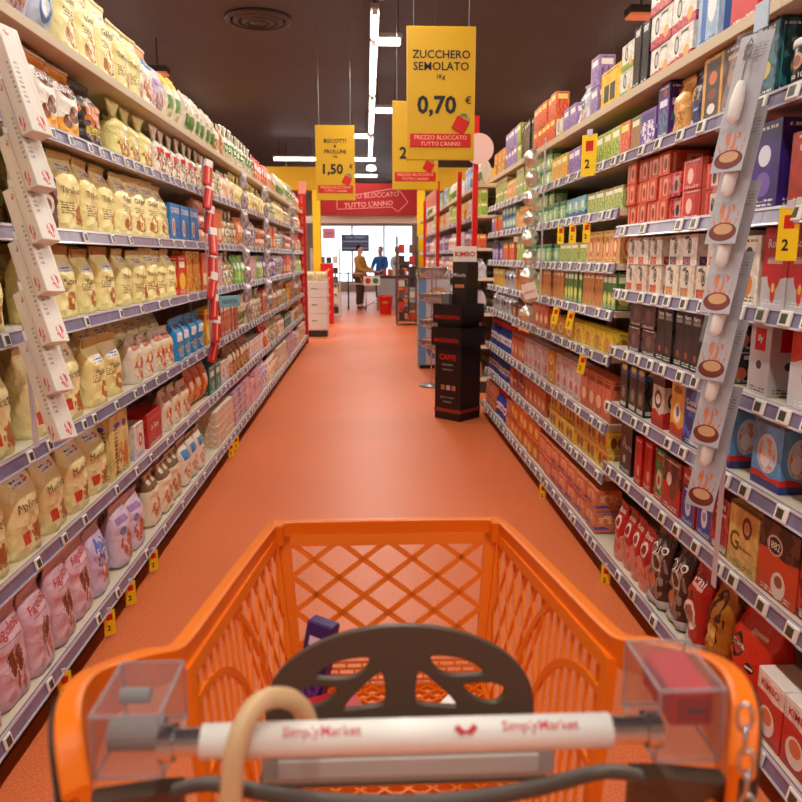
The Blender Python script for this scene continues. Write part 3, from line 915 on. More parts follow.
boxkind('green_tea', 'tea_box', 'green tea box', .13, .08, .105, (122, 186, 130), [('n', .5, .4, .5, .4, (200, 226, 160), 6), ('r', .5, .86, .55, .08, (20, 120, 80)), ('e', .35, .4, .18, .24, (240, 244, 220))])
boxkind('blue_tea', 'tea_box', 'blue green tea box', .13, .08, .105, (120, 190, 210), [('n', .5, .4, .5, .4, (190, 220, 150), 6), ('w', .3, .08, (40, 110, 170)), ('e', .6, .6, .2, .2, (244, 246, 230))])
boxkind('olive_tea', 'tea_box', 'olive yellow tea box', .13, .08, .105, (206, 206, 120), [('n', .5, .4, .5, .4, (130, 170, 90), 6), ('r', .5, .8, .4, .08, (246, 246, 226))])
boxkind('peach_herbal', 'tea_box', 'peach herbal tea box', .12, .08, .15, (244, 186, 120), [('e', .5, .5, .26, .3, (226, 104, 84)), ('e', .5, .5, .15, .18, (250, 222, 170)), ('r', .5, .88, .5, .06, (250, 220, 110))])
boxkind('amber_slim', 'tea_box', 'slim amber infusion box', .065, .08, .17, (222, 158, 84), [('n', .5, .45, .5, .34, (190, 92, 50), 6), ('r', .5, .85, .36, .05, (246, 226, 190))])
boxkind('green_slim', 'tea_box', 'slim green infusion box', .065, .08, .17, (90, 140, 60), [('e', .5, .3, .36, .18, (226, 220, 110)), ('r', .5, .8, .36, .08, (236, 240, 214))])
boxkind('yellow_cube', 'capsule_box', 'yellow capsule carton', .16, .1, .1, (242, 206, 54), [('e', .5, .45, .2, .3, (216, 140, 70)), ('n', .5, .4, .4, .3, (190, 120, 50), 7)])
boxkind('brown_cube', 'capsule_box', 'brown capsule carton', .16, .1, .1, (150, 84, 64), [('e', .5, .45, .26, .3, (214, 160, 120)), ('r', .5, .85, .4, .08, (90, 44, 36))])
boxkind('amber_cube', 'capsule_box', 'amber capsule carton', .16, .1, .1, (226, 156, 60), [('e', .5, .45, .2, .3, (246, 224, 160)), ('e', .5, .45, .12, .2, (180, 100, 40))])
boxkind('pink_tall', 'biscuit_box', 'pale pink tall box', .13, .08, .2, (232, 206, 206), [('e', .5, .3, .2, .14, (206, 90, 90)), ('t', .5, .65, .3, .14, (150, 90, 100), 5)])
boxkind('green_tall', 'biscuit_box', 'light green tall box', .1, .08, .2, (150, 186, 70), [('e', .5, .3, .3, .16, (236, 240, 200)), ('r', .5, .8, .34, .05, (60, 110, 40))])
boxkind('coral_tall', 'biscuit_box', 'coral tall box', .12, .08, .2, (222, 120, 86), [('e', .5, .35, .3, .16, (246, 206, 160)), ('r', .5, .82, .36, .05, (150, 50, 40))])
boxkind('yellow_choc', 'biscuit_box', 'yellow box with brown biscuits', .18, .1, .105, (242, 204, 60), [('e', .3, .4, .15, .26, (140, 72, 40)), ('e', .66, .42, .17, .28, (160, 90, 50)), ('r', .5, .85, .5, .08, (246, 226, 120))])
boxkind('brown_bar', 'bar_box', 'brown chocolate bar box', .13, .1, .1, (104, 52, 44), [('n', .5, .5, .5, .4, (190, 60, 60), 7), ('r', .5, .8, .4, .08, (226, 196, 160))])
boxkind('orange_stripe', 'biscuit_box', 'salmon box with blue stripe', .17, .12, .105, (232, 132, 92), [('w', .3, .1, (70, 84, 170)), ('n', .5, .65, .45, .2, (246, 190, 150), 6), ('r', .5, .12, .5, .08, (226, 120, 80))])
boxkind('salmon_box', 'biscuit_box', 'plain salmon biscuit box', .17, .12, .105, (230, 128, 90), [('n', .5, .5, .45, .3, (246, 176, 130), 6), ('r', .5, .85, .4, .06, (190, 70, 50))])
boxkind('orange_glow', 'biscuit_box', 'orange yellow biscuit box', .15, .1, .13, (234, 122, 50), [('e', .5, .4, .3, .26, (250, 206, 110)), ('r', .5, .85, .4, .08, (206, 60, 40))])
# R1 reds and blacks
boxkind('red_capsule', 'capsule_box', 'red capsule box, black cup', .105, .15, .085, (196, 36, 30), [('r', .62, .5, .22, .36, (226, 190, 176)), ('e', .6, .45, .14, .26, (40, 28, 28)), ('r', .15, .5, .05, .4, (226, 96, 80))])
boxkind('dark_red_capsule', 'capsule_box', 'dark red capsule box', .105, .15, .085, (136, 30, 42), [('r', .6, .5, .24, .34, (214, 150, 140)), ('e', .6, .45, .15, .24, (30, 24, 28))])
boxkind('orange_red_capsule', 'capsule_box', 'orange red capsule box', .1, .15, .085, (222, 84, 52), [('r', .62, .5, .2, .36, (240, 160, 130)), ('e', .62, .45, .13, .26, (150, 34, 30)), ('r', .12, .5, .04, .4, (246, 170, 140))])
boxkind('red_capsule_large', 'capsule_box', 'large plain red capsule box', .15, .2, .1, (190, 30, 26), [('r', .4, .5, .28, .36, (206, 60, 50)), ('e', .4, .45, .16, .26, (240, 200, 190)), ('r', .06, .5, .04, .5, (240, 130, 100))])
boxkind('black_slim', 'coffee_box', 'slim black capsule box', .075, .13, .21, (26, 22, 22), [('r', .5, .4, .26, .28, (54, 44, 40)), ('e', .5, .22, .16, .06, (150, 70, 50)), ('r', .5, .78, .34, .03, (150, 140, 130))], [('Nero', .016, 0, .86, 1)], [M_wprint], rough=.3)
boxkind('black_capsule_large', 'capsule_box', 'broad black brown capsule box', .14, .16, .105, (48, 32, 30), [('r', .5, .5, .3, .38, (86, 58, 54)), ('e', .5, .5, .16, .26, (120, 84, 78)), ('r', .5, .95, .5, .04, (96, 40, 40))], rough=.3)
boxkind('black_dots', 'capsule_box', 'black box with colour dots', .12, .13, .105, (26, 26, 34), [('e', .28, .3, .16, .2, (226, 120, 90)), ('e', .62, .36, .17, .22, (180, 110, 190)), ('e', .8, .2, .12, .16, (80, 150, 210)), ('r', .55, .78, .2, .06, (230, 230, 236))], rough=.3)
boxkind('black_colour', 'coffee_box', 'black box with colour chevron', .085, .09, .19, (34, 30, 30), [('e', .5, .86, .5, .1, (60, 110, 170)), ('e', .5, .95, .3, .1, (214, 190, 60)), ('e', .5, .36, .24, .14, (150, 120, 90)), ('r', .5, .1, .4, .04, (200, 190, 170))])
boxkind('white_red_coffee', 'coffee_box', 'white red coffee pack', .115, .08, .2, (226, 210, 200), [('r', .5, .9, .5, .1, (80, 30, 28)), ('e', .5, .54, .3, .18, (70, 44, 40)), ('e', .5, .54, .2, .1, (236, 226, 216)), ('w', .3, .06, (186, 40, 36))])
boxkind('gold_white_coffee', 'coffee_box', 'gold white coffee pack', .12, .08, .2, (236, 176, 70), [('e', .5, .45, .26, .18, (246, 236, 214)), ('e', .55, .48, .12, .1, (90, 110, 150)), ('w', .22, .05, (196, 60, 40)), ('e', .5, .86, .34, .06, (150, 80, 40))])
boxkind('navy_coffee', 'coffee_box', 'navy blue coffee pack', .19, .1, .2, (34, 52, 112), [('e', .64, .55, .26, .3, (36, 100, 170)), ('r', .3, .64, .2, .03, (220, 214, 206)), ('r', .62, .14, .3, .05, (206, 50, 48)), ('r', .62, .07, .3, .02, (230, 230, 230))], [('Crema', .02, -.04, .76, 1)], [M_wprint])
boxkind('sky_coffee', 'coffee_box', 'sky blue coffee box, cups', .15, .1, .2, (104, 164, 220), [('e', .52, .5, .34, .28, (206, 222, 238)), ('n', .52, .48, .28, .24, (226, 150, 110), 6), ('e', .46, .42, .16, .13, (240, 238, 236)), ('w', .2, .03, (206, 46, 44)), ('r', .5, .05, .6, .06, (50, 60, 130)), ('r', .5, .96, .6, .06, (96, 116, 150))])
boxkind('kimbo_pack', 'coffee_box', 'white red coffee box, cup', .19, .1, .2, (232, 206, 190), [('w', .62, .05, (206, 60, 52)), ('e', .66, .3, .26, .22, (240, 230, 220)), ('e', .66, .34, .16, .1, (120, 66, 36)), ('e', .14, .45, .15, .44, (50, 34, 26)), ('n', .14, .45, .12, .36, (206, 150, 50), 8), ('e', .14, .46, .09, .1, (60, 130, 80))], [('KIMBO', .03, .02, .88, 1)], [M_red])
boxkind('silver_illy', 'coffee_tin', 'silver box with red square', .115, .12, .22, (206, 204, 208), [('r', .5, .74, .26, .15, (206, 20, 26)), ('e', .5, .4, .13, .06, (70, 70, 76)), ('r', .5, .97, .5, .03, (160, 40, 44))], [('illy', .025, 0, .745, 1)], [M_wprint], rough=.3, metal=.5)
boxkind('red_silver_big', 'capsule_box', 'broad red silver coffee box', .26, .16, .24, (198, 44, 30), [('w', .55, .12, (206, 204, 206)), ('e', .42, .42, .2, .2, (204, 44, 30)), ('e', .42, .16, .07, .14, (226, 80, 40)), ('e', .42, .14, .04, .08, (250, 190, 80))], [('Rossa', .034, -.02, .72, 1), ('FORTE', .02, -.02, .47, 1)], [M_wprint])
boxkind('red_spoon', 'coffee_box', 'red grey box, white lettering', .125, .12, .22, (204, 30, 36), [('w', .38, .02, (206, 202, 206)), ('e', .5, .42, .26, .2, (204, 30, 36)), ('e', .5, .2, .1, .14, (214, 60, 40)), ('e', .5, .25, .06, .06, (246, 200, 90)), ('r', .5, .58, .3, .03, (240, 200, 190))], [('Rossa', .024, 0, .8, 1), ('CREMA', .014, 0, .6, 1)], [M_wprint])
boxkind('white_green_cup', 'coffee_box', 'white box, green and amber cups', .16, .1, .2, (236, 224, 208), [('e', .5, .3, .3, .2, (206, 130, 60)), ('e', .3, .2, .16, .12, (70, 130, 60)), ('e', .6, .7, .16, .14, (40, 36, 34))])
boxkind('gold_g', 'coffee_box', 'gold box with oval emblem', .17, .11, .2, (232, 196, 112), [('e', .62, .7, .16, .17, (84, 36, 26)), ('e', .62, .7, .1, .1, (220, 160, 110)), ('r', .5, .98, .6, .03, (90, 60, 30)), ('t', .6, .12, .3, .04, (150, 110, 50), 3)], [('G', .06, -.045, .42, 1), ('ran Aroma', .012, .02, .36, 1)], [M_brown])
boxkind('black_orange', 'coffee_box', 'black orange coffee box, emblem', .19, .11, .21, (48, 26, 22), [('w', .6, .04, (206, 74, 34)), ('e', .4, .7, .2, .14, (214, 196, 176)), ('e', .4, .7, .16, .11, (50, 28, 24)), ('e', .56, .2, .18, .18, (236, 226, 214)), ('e', .56, .25, .1, .08, (150, 90, 50))], [('1882', .022, -.02, .7, 1)], [M_wprint])
boxkind('aroma_black', 'capsule_box', 'broad black box, grey lettering', .14, .2, .22, (24, 22, 24), [('e', .4, .28, .12, .08, (180, 176, 176))], [('A', .05, -.02, .62, 1, 0, 0), ('roma', .02, .03, .54, 1)], [mat('grey_print', (176, 172, 170), .4)], rough=.35)
boxkind('red_slim', 'coffee_box', 'slim red coffee box', .075, .09, .2, (206, 36, 30), [('r', .4, .5, .06, .4, (150, 20, 20)), ('e', .6, .3, .2, .12, (240, 150, 120))])
boxkind('green_red_slim', 'coffee_box', 'slim green red coffee box', .085, .09, .2, (46, 90, 44), [('e', .5, .42, .3, .2, (222, 206, 190)), ('e', .5, .4, .18, .1, (206, 70, 50)), ('w', .16, .03, (196, 40, 34)), ('e', .5, .84, .3, .07, (160, 56, 40))])
boxkind('red_dark_coffee', 'coffee_box', 'red dark brown coffee pack', .16, .1, .2, (70, 26, 24), [('w', .5, .1, (190, 36, 32)), ('e', .36, .6, .14, .13, (236, 226, 214)), ('e', .6, .4, .2, .16, (110, 60, 40))])
boxkind('red_blue_coffee', 'coffee_box', 'red blue coffee brick, cup', .115, .09, .2, (196, 34, 36), [('r', .5, .34, .44, .36, (50, 64, 160)), ('e', .5, .34, .2, .18, (226, 228, 240)), ('e', .5, .36, .12, .08, (150, 150, 190)), ('r', .5, .62, .3, .02, (240, 230, 230))], [('Mokona', .018, 0, .85, 1)], [M_wprint])
boxkind('maroon_coffee', 'coffee_box', 'maroon coffee brick', .12, .09, .18, (104, 24, 26), [('r', .5, .7, .3, .03, (214, 150, 140)), ('e', .5, .36, .24, .2, (150, 50, 40)), ('r', .5, .1, .4, .06, (180, 170, 170))], [('CAFFE', .016, 0, .84, 1)], [M_wprint])
boxkind('purple_box', 'capsule_box', 'deep violet capsule box', .16, .14, .24, (56, 34, 128), [('e', .5, .62, .2, .12, (226, 226, 240)), ('e', .5, .3, .24, .14, (120, 90, 180))])
boxkind('red_cup_box', 'capsule_box', 'red orange box, white cup', .22, .14, .19, (196, 52, 30), [('e', .4, .42, .12, .2, (236, 228, 214)), ('e', .4, .45, .07, .1, (120, 60, 30)), ('r', .3, .78, .12, .04, (236, 190, 170)), ('w', .1, .02, (226, 206, 200))])
boxkind('teal_dark_box', 'coffee_box', 'dark teal coffee box', .16, .1, .23, (24, 58, 66), [('r', .14, .5, .02, .46, (60, 150, 150)), ('e', .6, .4, .2, .12, (206, 180, 90)), ('r', .56, .72, .2, .03, (170, 190, 190))])
boxkind('brown_dark_box', 'coffee_box', 'dark brown coffee box', .16, .1, .23, (60, 34, 26), [('e', .5, .5, .26, .14, (160, 90, 60)), ('r', .5, .82, .3, .03, (216, 190, 160))])
boxkind('kimbo_carton', 'coffee_box', 'low white red coffee carton', .13, .1, .19, (238, 226, 218), [('w', .68, .02, (196, 44, 34)), ('e', .45, .3, .3, .22, (232, 220, 208)), ('e', .45, .36, .2, .12, (216, 120, 80)), ('r', .5, .97, .6, .04, (244, 242, 238))], [('KIMBO', .022, 0, .82, 1)], [M_red])
boxkind('dark_carton', 'coffee_box', 'low dark brown coffee carton', .13, .1, .17, (70, 34, 28), [('e', .5, .5, .3, .2, (150, 60, 50)), ('r', .5, .95, .6, .06, (236, 232, 226))], [('CAFFE', .018, 0, .72, 1)], [M_wprint])
bagkind('red_brick_bag', 'coffee_bag', 'red white soft coffee brick', .1, .08, .26, 'stand', (186, 40, 36), [('w', .45, .08, (226, 150, 130)), ('e', .5, .64, .3, .12, (236, 220, 210)), ('e', .5, .64, .2, .07, (150, 40, 36)), ('n', .5, .26, .36, .16, (206, 90, 70), 7)], [('Rossa', .02, 0, .85, 1)], [M_wprint], amp=.004, jit=2)
bagkind('silver_brown_bag', 'coffee_bag', 'brown silver coffee beans bag', .148, .1, .33, 'stand', (66, 46, 42), [('n', .5, .45, .46, .4, (150, 130, 122), 5), ('e', .5, .54, .24, .12, (206, 194, 184)), ('e', .5, .54, .18, .085, (74, 50, 44)), ('e', .4, .28, .2, .1, (196, 104, 66)), ('w', .1, .02, (206, 204, 206))], [('Oro', .05, 0, .72, 1, 0, .3)], [M_wprint], None, .012, .22, jit=5)
bagkind('red_beans_bag', 'coffee_bag', 'glossy red coffee beans bag', .15, .1, .34, 'stand', (178, 32, 28), [('e', .42, .36, .3, .17, (236, 222, 214)), ('e', .44, .38, .2, .1, (170, 90, 50)), ('w', .12, .03, (196, 190, 190)), ('r', .5, .72, .3, .02, (236, 190, 180)), ('e', .5, .6, .16, .06, (120, 20, 20))], [('Grani', .03, 0, .8, 1)], [M_wprint], None, .012, .2, jit=6)
bagkind('red_emblem_bag', 'coffee_bag', 'big orange red bag, black emblem', .21, .13, .36, 'stand', (206, 48, 22), [('e', .34, .56, .16, .12, (28, 20, 20)), ('e', .34, .56, .12, .08, (206, 60, 36)), ('r', .34, .57, .15, .03, (230, 226, 220)), ('e', .72, .44, .1, .05, (28, 20, 20)), ('r', .72, .44, .08, .012, (220, 216, 210)), ('r', .68, .76, .18, .02, (240, 200, 180))], [('1882', .026, -.042, .575, 1)], [M_ink], None, .014, .22, nvar=2, jit=4)
bagkind('gold_bag', 'coffee_bag', 'dark gold coffee bag', .14, .1, .36, 'stand', (170, 104, 26), [('n', .5, .6, .4, .3, (40, 24, 18), 5), ('e', .5, .4, .2, .12, (220, 180, 90))], amp=.012, rough=.25, nvar=1)
bagkind('silver_pouch', 'coffee_bag', 'silver white pouch', .14, .09, .2, 'stand', (206, 208, 216), [('e', .5, .5, .26, .14, (110, 120, 160)), ('n', .5, .26, .4, .16, (190, 150, 120), 7)], rough=.22, metal=.3)
bagkind('red_orange_pouch', 'coffee_bag', 'red orange pouch', .15, .1, .22, 'stand', (196, 60, 34), [('n', .5, .4, .46, .36, (240, 140, 60), 5), ('e', .5, .62, .24, .1, (246, 230, 206))], rough=.25)


def lathe_kind(name, noun, look, r, h, prof, body, shapes, capname, capprof, capmat, words=(), cat='bottle'):
    def fn(s):
        b = MB()
        b.lathe(prof, 20, 0, uvmap=True)
        for word, hh, cz, mi in words:
            b.text(word, hh, lambda a, c: (r * 1.012 * math.sin(a / r), -r * 1.012 * math.cos(a / r), cz + c), mi, bold=.02, maxw=r * 1.9)
        me = b.mesh(name, [pack_mat('print_' + name, body, shapes, .3), M_wprint], True)
        c = MB()
        c.lathe(capprof, 20)
        return me, [(capname, c.mesh('cap', [capmat], True))]
    kind(name, noun, look, cat, r * 2, r * 2, h, fn, 1, 12, .004)


lathe_kind('black_tin', 'coffee_tin', 'black coffee tin, white lid', .058, .125, [(.055, 0), (.058, .004), (.058, .1), (.056, .104)], (28, 26, 26), [('e', .5, .66, .12, .2, (206, 150, 120)), ('e', .5, .66, .08, .13, (150, 60, 40)), ('r', .5, .06, .6, .05, (190, 180, 170))], 'lid', [(.058, .102), (.061, .106), (.061, .118), (.058, .123), (.04, .125)], M_white, [('arabica 100%', .014, .032, 1)], 'tin')
lathe_kind('blue_bottle', 'milk_bottle', 'blue bottle with red cap', .036, .22, [(.034, 0), (.036, .006), (.036, .12), (.03, .15), (.016, .175), (.015, .19)], (34, 62, 160), [('r', .5, .45, .3, .16, (226, 230, 242)), ('e', .5, .45, .16, .08, (200, 40, 50))], 'cap', [(.019, .186), (.019, .214), (.016, .22)], M_redpl)

# ------------------------------------------------------------------ shelving
SHELF_D = .42
ROWW = {7: ['top', 'second', 'third', 'fourth', 'fifth', 'sixth', 'bottom'],
        8: ['top', 'second', 'third', 'fourth', 'fifth', 'sixth', 'seventh', 'bottom'],
        9: ['top', 'second', 'third', 'fourth', 'fifth', 'sixth', 'seventh', 'eighth', 'bottom']}
ORD = 'first second third fourth fifth sixth seventh eighth ninth tenth eleventh twelfth thirteenth fourteenth fifteenth sixteenth seventeenth eighteenth nineteenth twentieth'.split()
ORD += ['twenty-' + o for o in ORD[:9]] + ['thirtieth'] + ['thirty-' + o for o in ORD[:9]]
LROWS = [2.14, 1.84, 1.51, 1.205, .84, .50, .15]
RROWS = [2.09, 1.85, 1.547, 1.28, 1.03, .775, .49, .12]
RROWS2 = [2.09, 1.85, 1.625, 1.39, 1.18, .975, .66, .42, .12]
LX, LX0 = -1.05, -1.0
RX, RX0 = 1.10, 1.06
_sh = {}


def shelf_meshes(Ln, dep, top):
    k = (round(Ln, 3), dep, top)
    if k in _sh:
        return _sh[k]
    b = MB()
    b.box(-Ln / 2 + .002, Ln / 2 - .002, 0, dep, -.028, 0, 0, c=.002)
    for s in (-1, 1):
        b.box(s * (Ln / 2 - .012) - .003, s * (Ln / 2 - .012) + .003, .3, dep, -.045, -.028, 0)
    board = b.mesh('shelf', [M_beige if top else M_cream])
    r = MB()
    if top:
        r.box(-Ln / 2, Ln / 2, -.012, 0, -.03, .006, 0, c=.002)
        rail = r.mesh('rail', [M_beige])
    else:
        Mx = Matrix.Rotation(R(-12), 4, 'X')
        r.box(-Ln / 2, Ln / 2, -.008, 0, -.046, .004, 0, M=Mx, c=.001)
        r.box(-Ln / 2, Ln / 2, -.012, -.008, -.004, .004, 1, M=Mx)
        r.box(-Ln / 2, Ln / 2, -.012, -.008, -.046, -.04, 1, M=Mx)
        rail = r.mesh('rail', [M_rail, M_railc])
    _sh[k] = (board, rail)
    return _sh[k]


tg = MB()
Mx = Matrix.Rotation(R(-12), 4, 'X')
tg.box(-.028, .028, -.018, -.009, -.042, .0, 0, M=Mx, c=.003)
tg.box(-.016, .014, -.0188, -.018, -.034, -.008, 1, M=Mx)
TAG_R = tg.mesh('tag', [M_white, mat('olive_label_screen', (70, 72, 48), .3)])
tg = MB()
tg.box(-.02, .02, -.016, -.009, -.04, -.004, 0, M=Mx, c=.002)
tg.box(-.012, .012, -.0168, -.016, -.034, -.01, 1, M=Mx)
TAG_L = tg.mesh('tag', [M_white, M_screen])


def bay(side, y0, y1, rows, label, tags, xf, xb, dep=SHELF_D):
    Ln = y1 - y0
    rz = PI / 2 if side < 0 else -PI / 2
    t = thing('shelving_bay', label, 'shelving', (xf, (y0 + y1) / 2, 0), rz, 'shelving bays along the %s side' % ('left' if side < 0 else 'right'))
    b = MB()
    b.box(-Ln / 2, Ln / 2, dep, dep + .03, 0, rows[0] + .02, 0)
    build('back_panel', b, mat('shelf_back_panel', (150, 128, 104), .6), t)
    for s in (-1, 1):
        b = MB()
        b.box(s * (Ln / 2 - .02) - .018, s * (Ln / 2 - .02) + .018, dep - .04, dep, 0, rows[0] + .05, 0, c=.002)
        build('upright', b, M_cream, t)
    b = MB()
    b.box(-Ln / 2, Ln / 2, abs(xf - xb) * -1 + .05, dep, 0, rows[-1] - .03, 0)
    build('plinth', b, mat('dark_plinth', (58, 42, 40), .6), t)
    for i, z in enumerate(rows):
        last = i == len(rows) - 1
        dd = dep + (abs(xf - xb) if last else 0)
        board, rail = shelf_meshes(Ln, round(dd, 3), i == 0)
        sh = put('shelf', board, t, (0, dep - dd, z))
        put('price_rail', rail, sh)
        if i > 0:
            n = tags[i] if isinstance(tags, list) else tags
            n = max(1, n)
            xs = [-Ln / 2 + Ln * (k + .5) / n + random.uniform(-.3, .3) * Ln / n for k in range(n)]
            for x in xs:
                put('price_label', TAG_L if side < 0 else TAG_R, sh, (max(-Ln / 2 + .03, min(Ln / 2 - .03, x)), 0, 0))
    return t


LB = [(1.0, 2.3), (2.3, 3.575), (3.575, 4.85), (4.85, 6.1), (6.1, 7.35), (7.35, 8.6), (8.6, 9.85), (9.85, 11.1), (11.1, 12.38)]
RB = [(.95, 2.05), (2.05, 3.27), (3.27, 4.5), (4.5, 5.65), (5.65, 6.75)]
FB = [(7.7 + 1.2 * k, 8.9 + 1.2 * k) for k in range(7)]
BAYS = []
for i, (a, c) in enumerate(LB):
    BAYS.append((-1, a, c, '%s left bay' % ORD[i], LROWS))
    bay(-1, a, c, LROWS, 'cream metal shelving bay of biscuits, %s along the left side from the near end' % ORD[i], [0, 9, 4, 4, 6, 5, 4] if i < 3 else 8, LX, LX0)
for i, (a, c) in enumerate(RB):
    rw = RROWS if i < 2 else RROWS2
    BAYS.append((1, a, c, '%s right bay' % ORD[i], rw))
    bay(1, a, c, rw, 'cream metal shelving bay of coffee and tea, %s along the right side' % ORD[i], [0, 7, 5, 9, 9, 8, 8, 5] if i < 2 else 8, RX, RX0)
for i, (a, c) in enumerate(FB):
    BAYS.append((1, a, c, '%s far right bay' % ORD[i], LROWS))
    bay(1, a, c, LROWS, 'cream metal shelving bay beyond the black coffee stand, %s in its row' % ORD[i], 5, 1.13, 1.09)

RECS = []


def bay_at(side, y):
    for bs in BAYS:
        if bs[0] == side and bs[1] - .05 <= y <= bs[2] + .05:
            return bs
    return None


def place(kn, side, y, row, layer=0, back=0, push=0, nl=1):
    k = K[kn]
    bs = bay_at(side, y)
    if bs is None:
        return
    rows = bs[4]
    z = rows[row] + .001
    far = side > 0 and bs[1] > 7.5
    last = row == len(rows) - 1
    xf = (LX0 if last else LX) if side < 0 else ((1.09 if last else 1.13) if far else (RX0 if last else RX))
    ps = protos(k)
    me, ch = ps[random.randrange(len(ps))]
    o = bpy.data.objects.new(k['noun'], me)
    COL.objects.link(o)
    inset = (.012 + random.uniform(0, .012) if k['jit'] < 3 else random.uniform(.013, .024)) + push + back * (k['d'] + .04)
    x = xf + side * (inset + k['d'] / 2)
    o.location = (x, y, z + layer * (k['h'] + .001))
    if row > 0:
        room = rows[row - 1] - rows[row] - (.052 if last else .036)
        tall = k['h'] * (1.05 if k['jit'] > 1.5 else 1) * nl
        if tall > room:
            f = room / tall
            o.scale = (min(1, f * 1.1) if nl == 1 else 1, 1, f)
            o.location.z = z + layer * (k['h'] * f + .0005)
    if k['jit'] > 3 and last and z < .3:
        tilt = R(random.uniform(4, 10))
        o.rotation_euler[0] = -tilt
        o.location.z += k['d'] / 2 * math.sin(tilt) + .002
    if k['jit'] > 3:
        q = random.uniform(.95, 1.05)
        o.scale = (o.scale[0] * q, o.scale[1], o.scale[2] * min(1, q))
    o.rotation_euler = (0, 0, (PI / 2 if side < 0 else -PI / 2) + R(random.uniform(-k['jit'], k['jit'])))
    for nm, cm in (ch if y < 5 or nl > 1 or 'bag' not in k['noun'] and 'pack' not in k['noun'] else ()):
        c = bpy.data.objects.new(nm, cm)
        COL.objects.link(c)
        c.parent = o
    RECS.append((o, kn, side, bs, row, y, layer, back))


def fill(side, row, y0, y1, kn, layers=1, back=0, skip=0):
    k = K[kn]
    bs = bay_at(side, (y0 + y1) / 2)
    if bs and row > 0:
        layers = max(1, min(layers, int((bs[4][row - 1] - bs[4][row] - .036) / k['h'] + .2)))
    st = k['w'] + k['gap']
    n = max(1, int((y1 - y0) / st + .25))
    st = max(st, min((y1 - y0) / n, st * 1.12))
    ys = []
    for i in range(n):
        y = y0 + st * (i + .5)
        if y > y1 + k['w'] * .3:
            break
        if skip and random.random() < skip:
            continue
        for l in range(layers):
            if l and l == layers - 1 and layers > 2 and random.random() < .12:
                continue
            place(kn, side, y, row, l, back, 0, layers)
    return y0 + st * n


def lpx(row, p0, p1, kn, layers=1):
    x = LX0 if row == 6 else LX
    z = LROWS[row]
    fill(-1, row, aisle_y(p0, x - .03, z + .05), aisle_y(p1, x - .03, z + .05), kn, layers)


def rpx(row, p0, p1, kn, layers=1, rows=RROWS):
    x = RX0 if row == len(rows) - 1 else RX
    z = rows[row]
    fill(1, row, aisle_y(p0, x + .03, z + .05), aisle_y(p1, x + .03, z + .05), kn, layers)


def seq(side, row, y0, y1, kinds, runs=(2, 4)):
    """runs of products one after the other"""
    y = y0
    i = random.randrange(len(kinds))
    while y < y1 - .05:
        it = kinds[i % len(kinds)]
        i += 1 if random.random() < .7 else 2
        kn, lay = it if isinstance(it, tuple) else (it, 1)
        n = random.randint(*runs)
        w = K[kn]['w'] + K[kn]['gap']
        e = min(y + n * w + .001, y1 + .04)
        y = max(fill(side, row, y, e, kn, lay), e) + .006
# ------------------------------------------------------------------ what stands on the shelves
# left, nearest bay (in front of the strip of white boxes)
fill(-1, 0, 1.75, 2.28, 'blue_white_pack')
fill(-1, 1, 1.75, 2.26, 'white_blue_cookie')
fill(-1, 2, 1.7, 2.27, 'tarallucci')
fill(-1, 3, 1.65, 2.27, 'macine')
fill(-1, 4, 1.6, 2.27, 'molinetti')
fill(-1, 5, 1.5, 2.2, 'molinetti')
# left, second and third bays
lpx(0, 3, 28, 'lilac_pack'); lpx(0, 29, 47, 'blue_white_pack'); lpx(0, 48, 106, 'galletti'); lpx(0, 107, 139, 'tarallucci'); lpx(0, 140, 152, 'white_blue_cookie')
lpx(0, 153, 166, 'lilac_pack'); lpx(0, 167, 183, 'loaf_yellow'); lpx(0, 184, 200, 'loaf_white')
lpx(1, 3, 22, 'white_blue_cookie'); lpx(1, 23, 72, 'choc_orange'); lpx(1, 76, 113, 'dark_cereal'); lpx(1, 116, 156, 'tied_yellow'); lpx(1, 157, 199, 'tied_white')
lpx(2, 36, 56, 'choc_brown'); lpx(2, 58, 110, 'tarallucci'); lpx(2, 114, 165, 'galletti'); lpx(2, 167, 199, 'blue_cookie_box')
lpx(3, 30, 120, 'macine'); lpx(3, 121, 176, 'tarallucci'); lpx(3, 177, 185, 'orange_red_box'); lpx(3, 186, 200, 'yellow_pattern_box')
lpx(4, 30, 88, 'molinetti'); lpx(4, 89, 130, 'macine'); lpx(4, 132, 174, 'white_orange'); lpx(4, 175, 203, 'sky_blue')
lpx(5, -5, 100, 'molinetti'); lpx(5, 104, 130, 'molino_carton'); lpx(5, 132, 143, 'white_red_box'); lpx(5, 145, 163, 'red_plain_box'); lpx(5, 165, 186, 'white_orange'); lpx(5, 187, 205, 'orange_crisp')
lpx(6, -190, 92, 'fagolosi'); lpx(6, 94, 117, 'lilac_blue'); lpx(6, 118, 149, 'lilac_bread'); lpx(6, 151, 182, 'cream_brown'); lpx(6, 184, 204, 'white_blue_rusk')
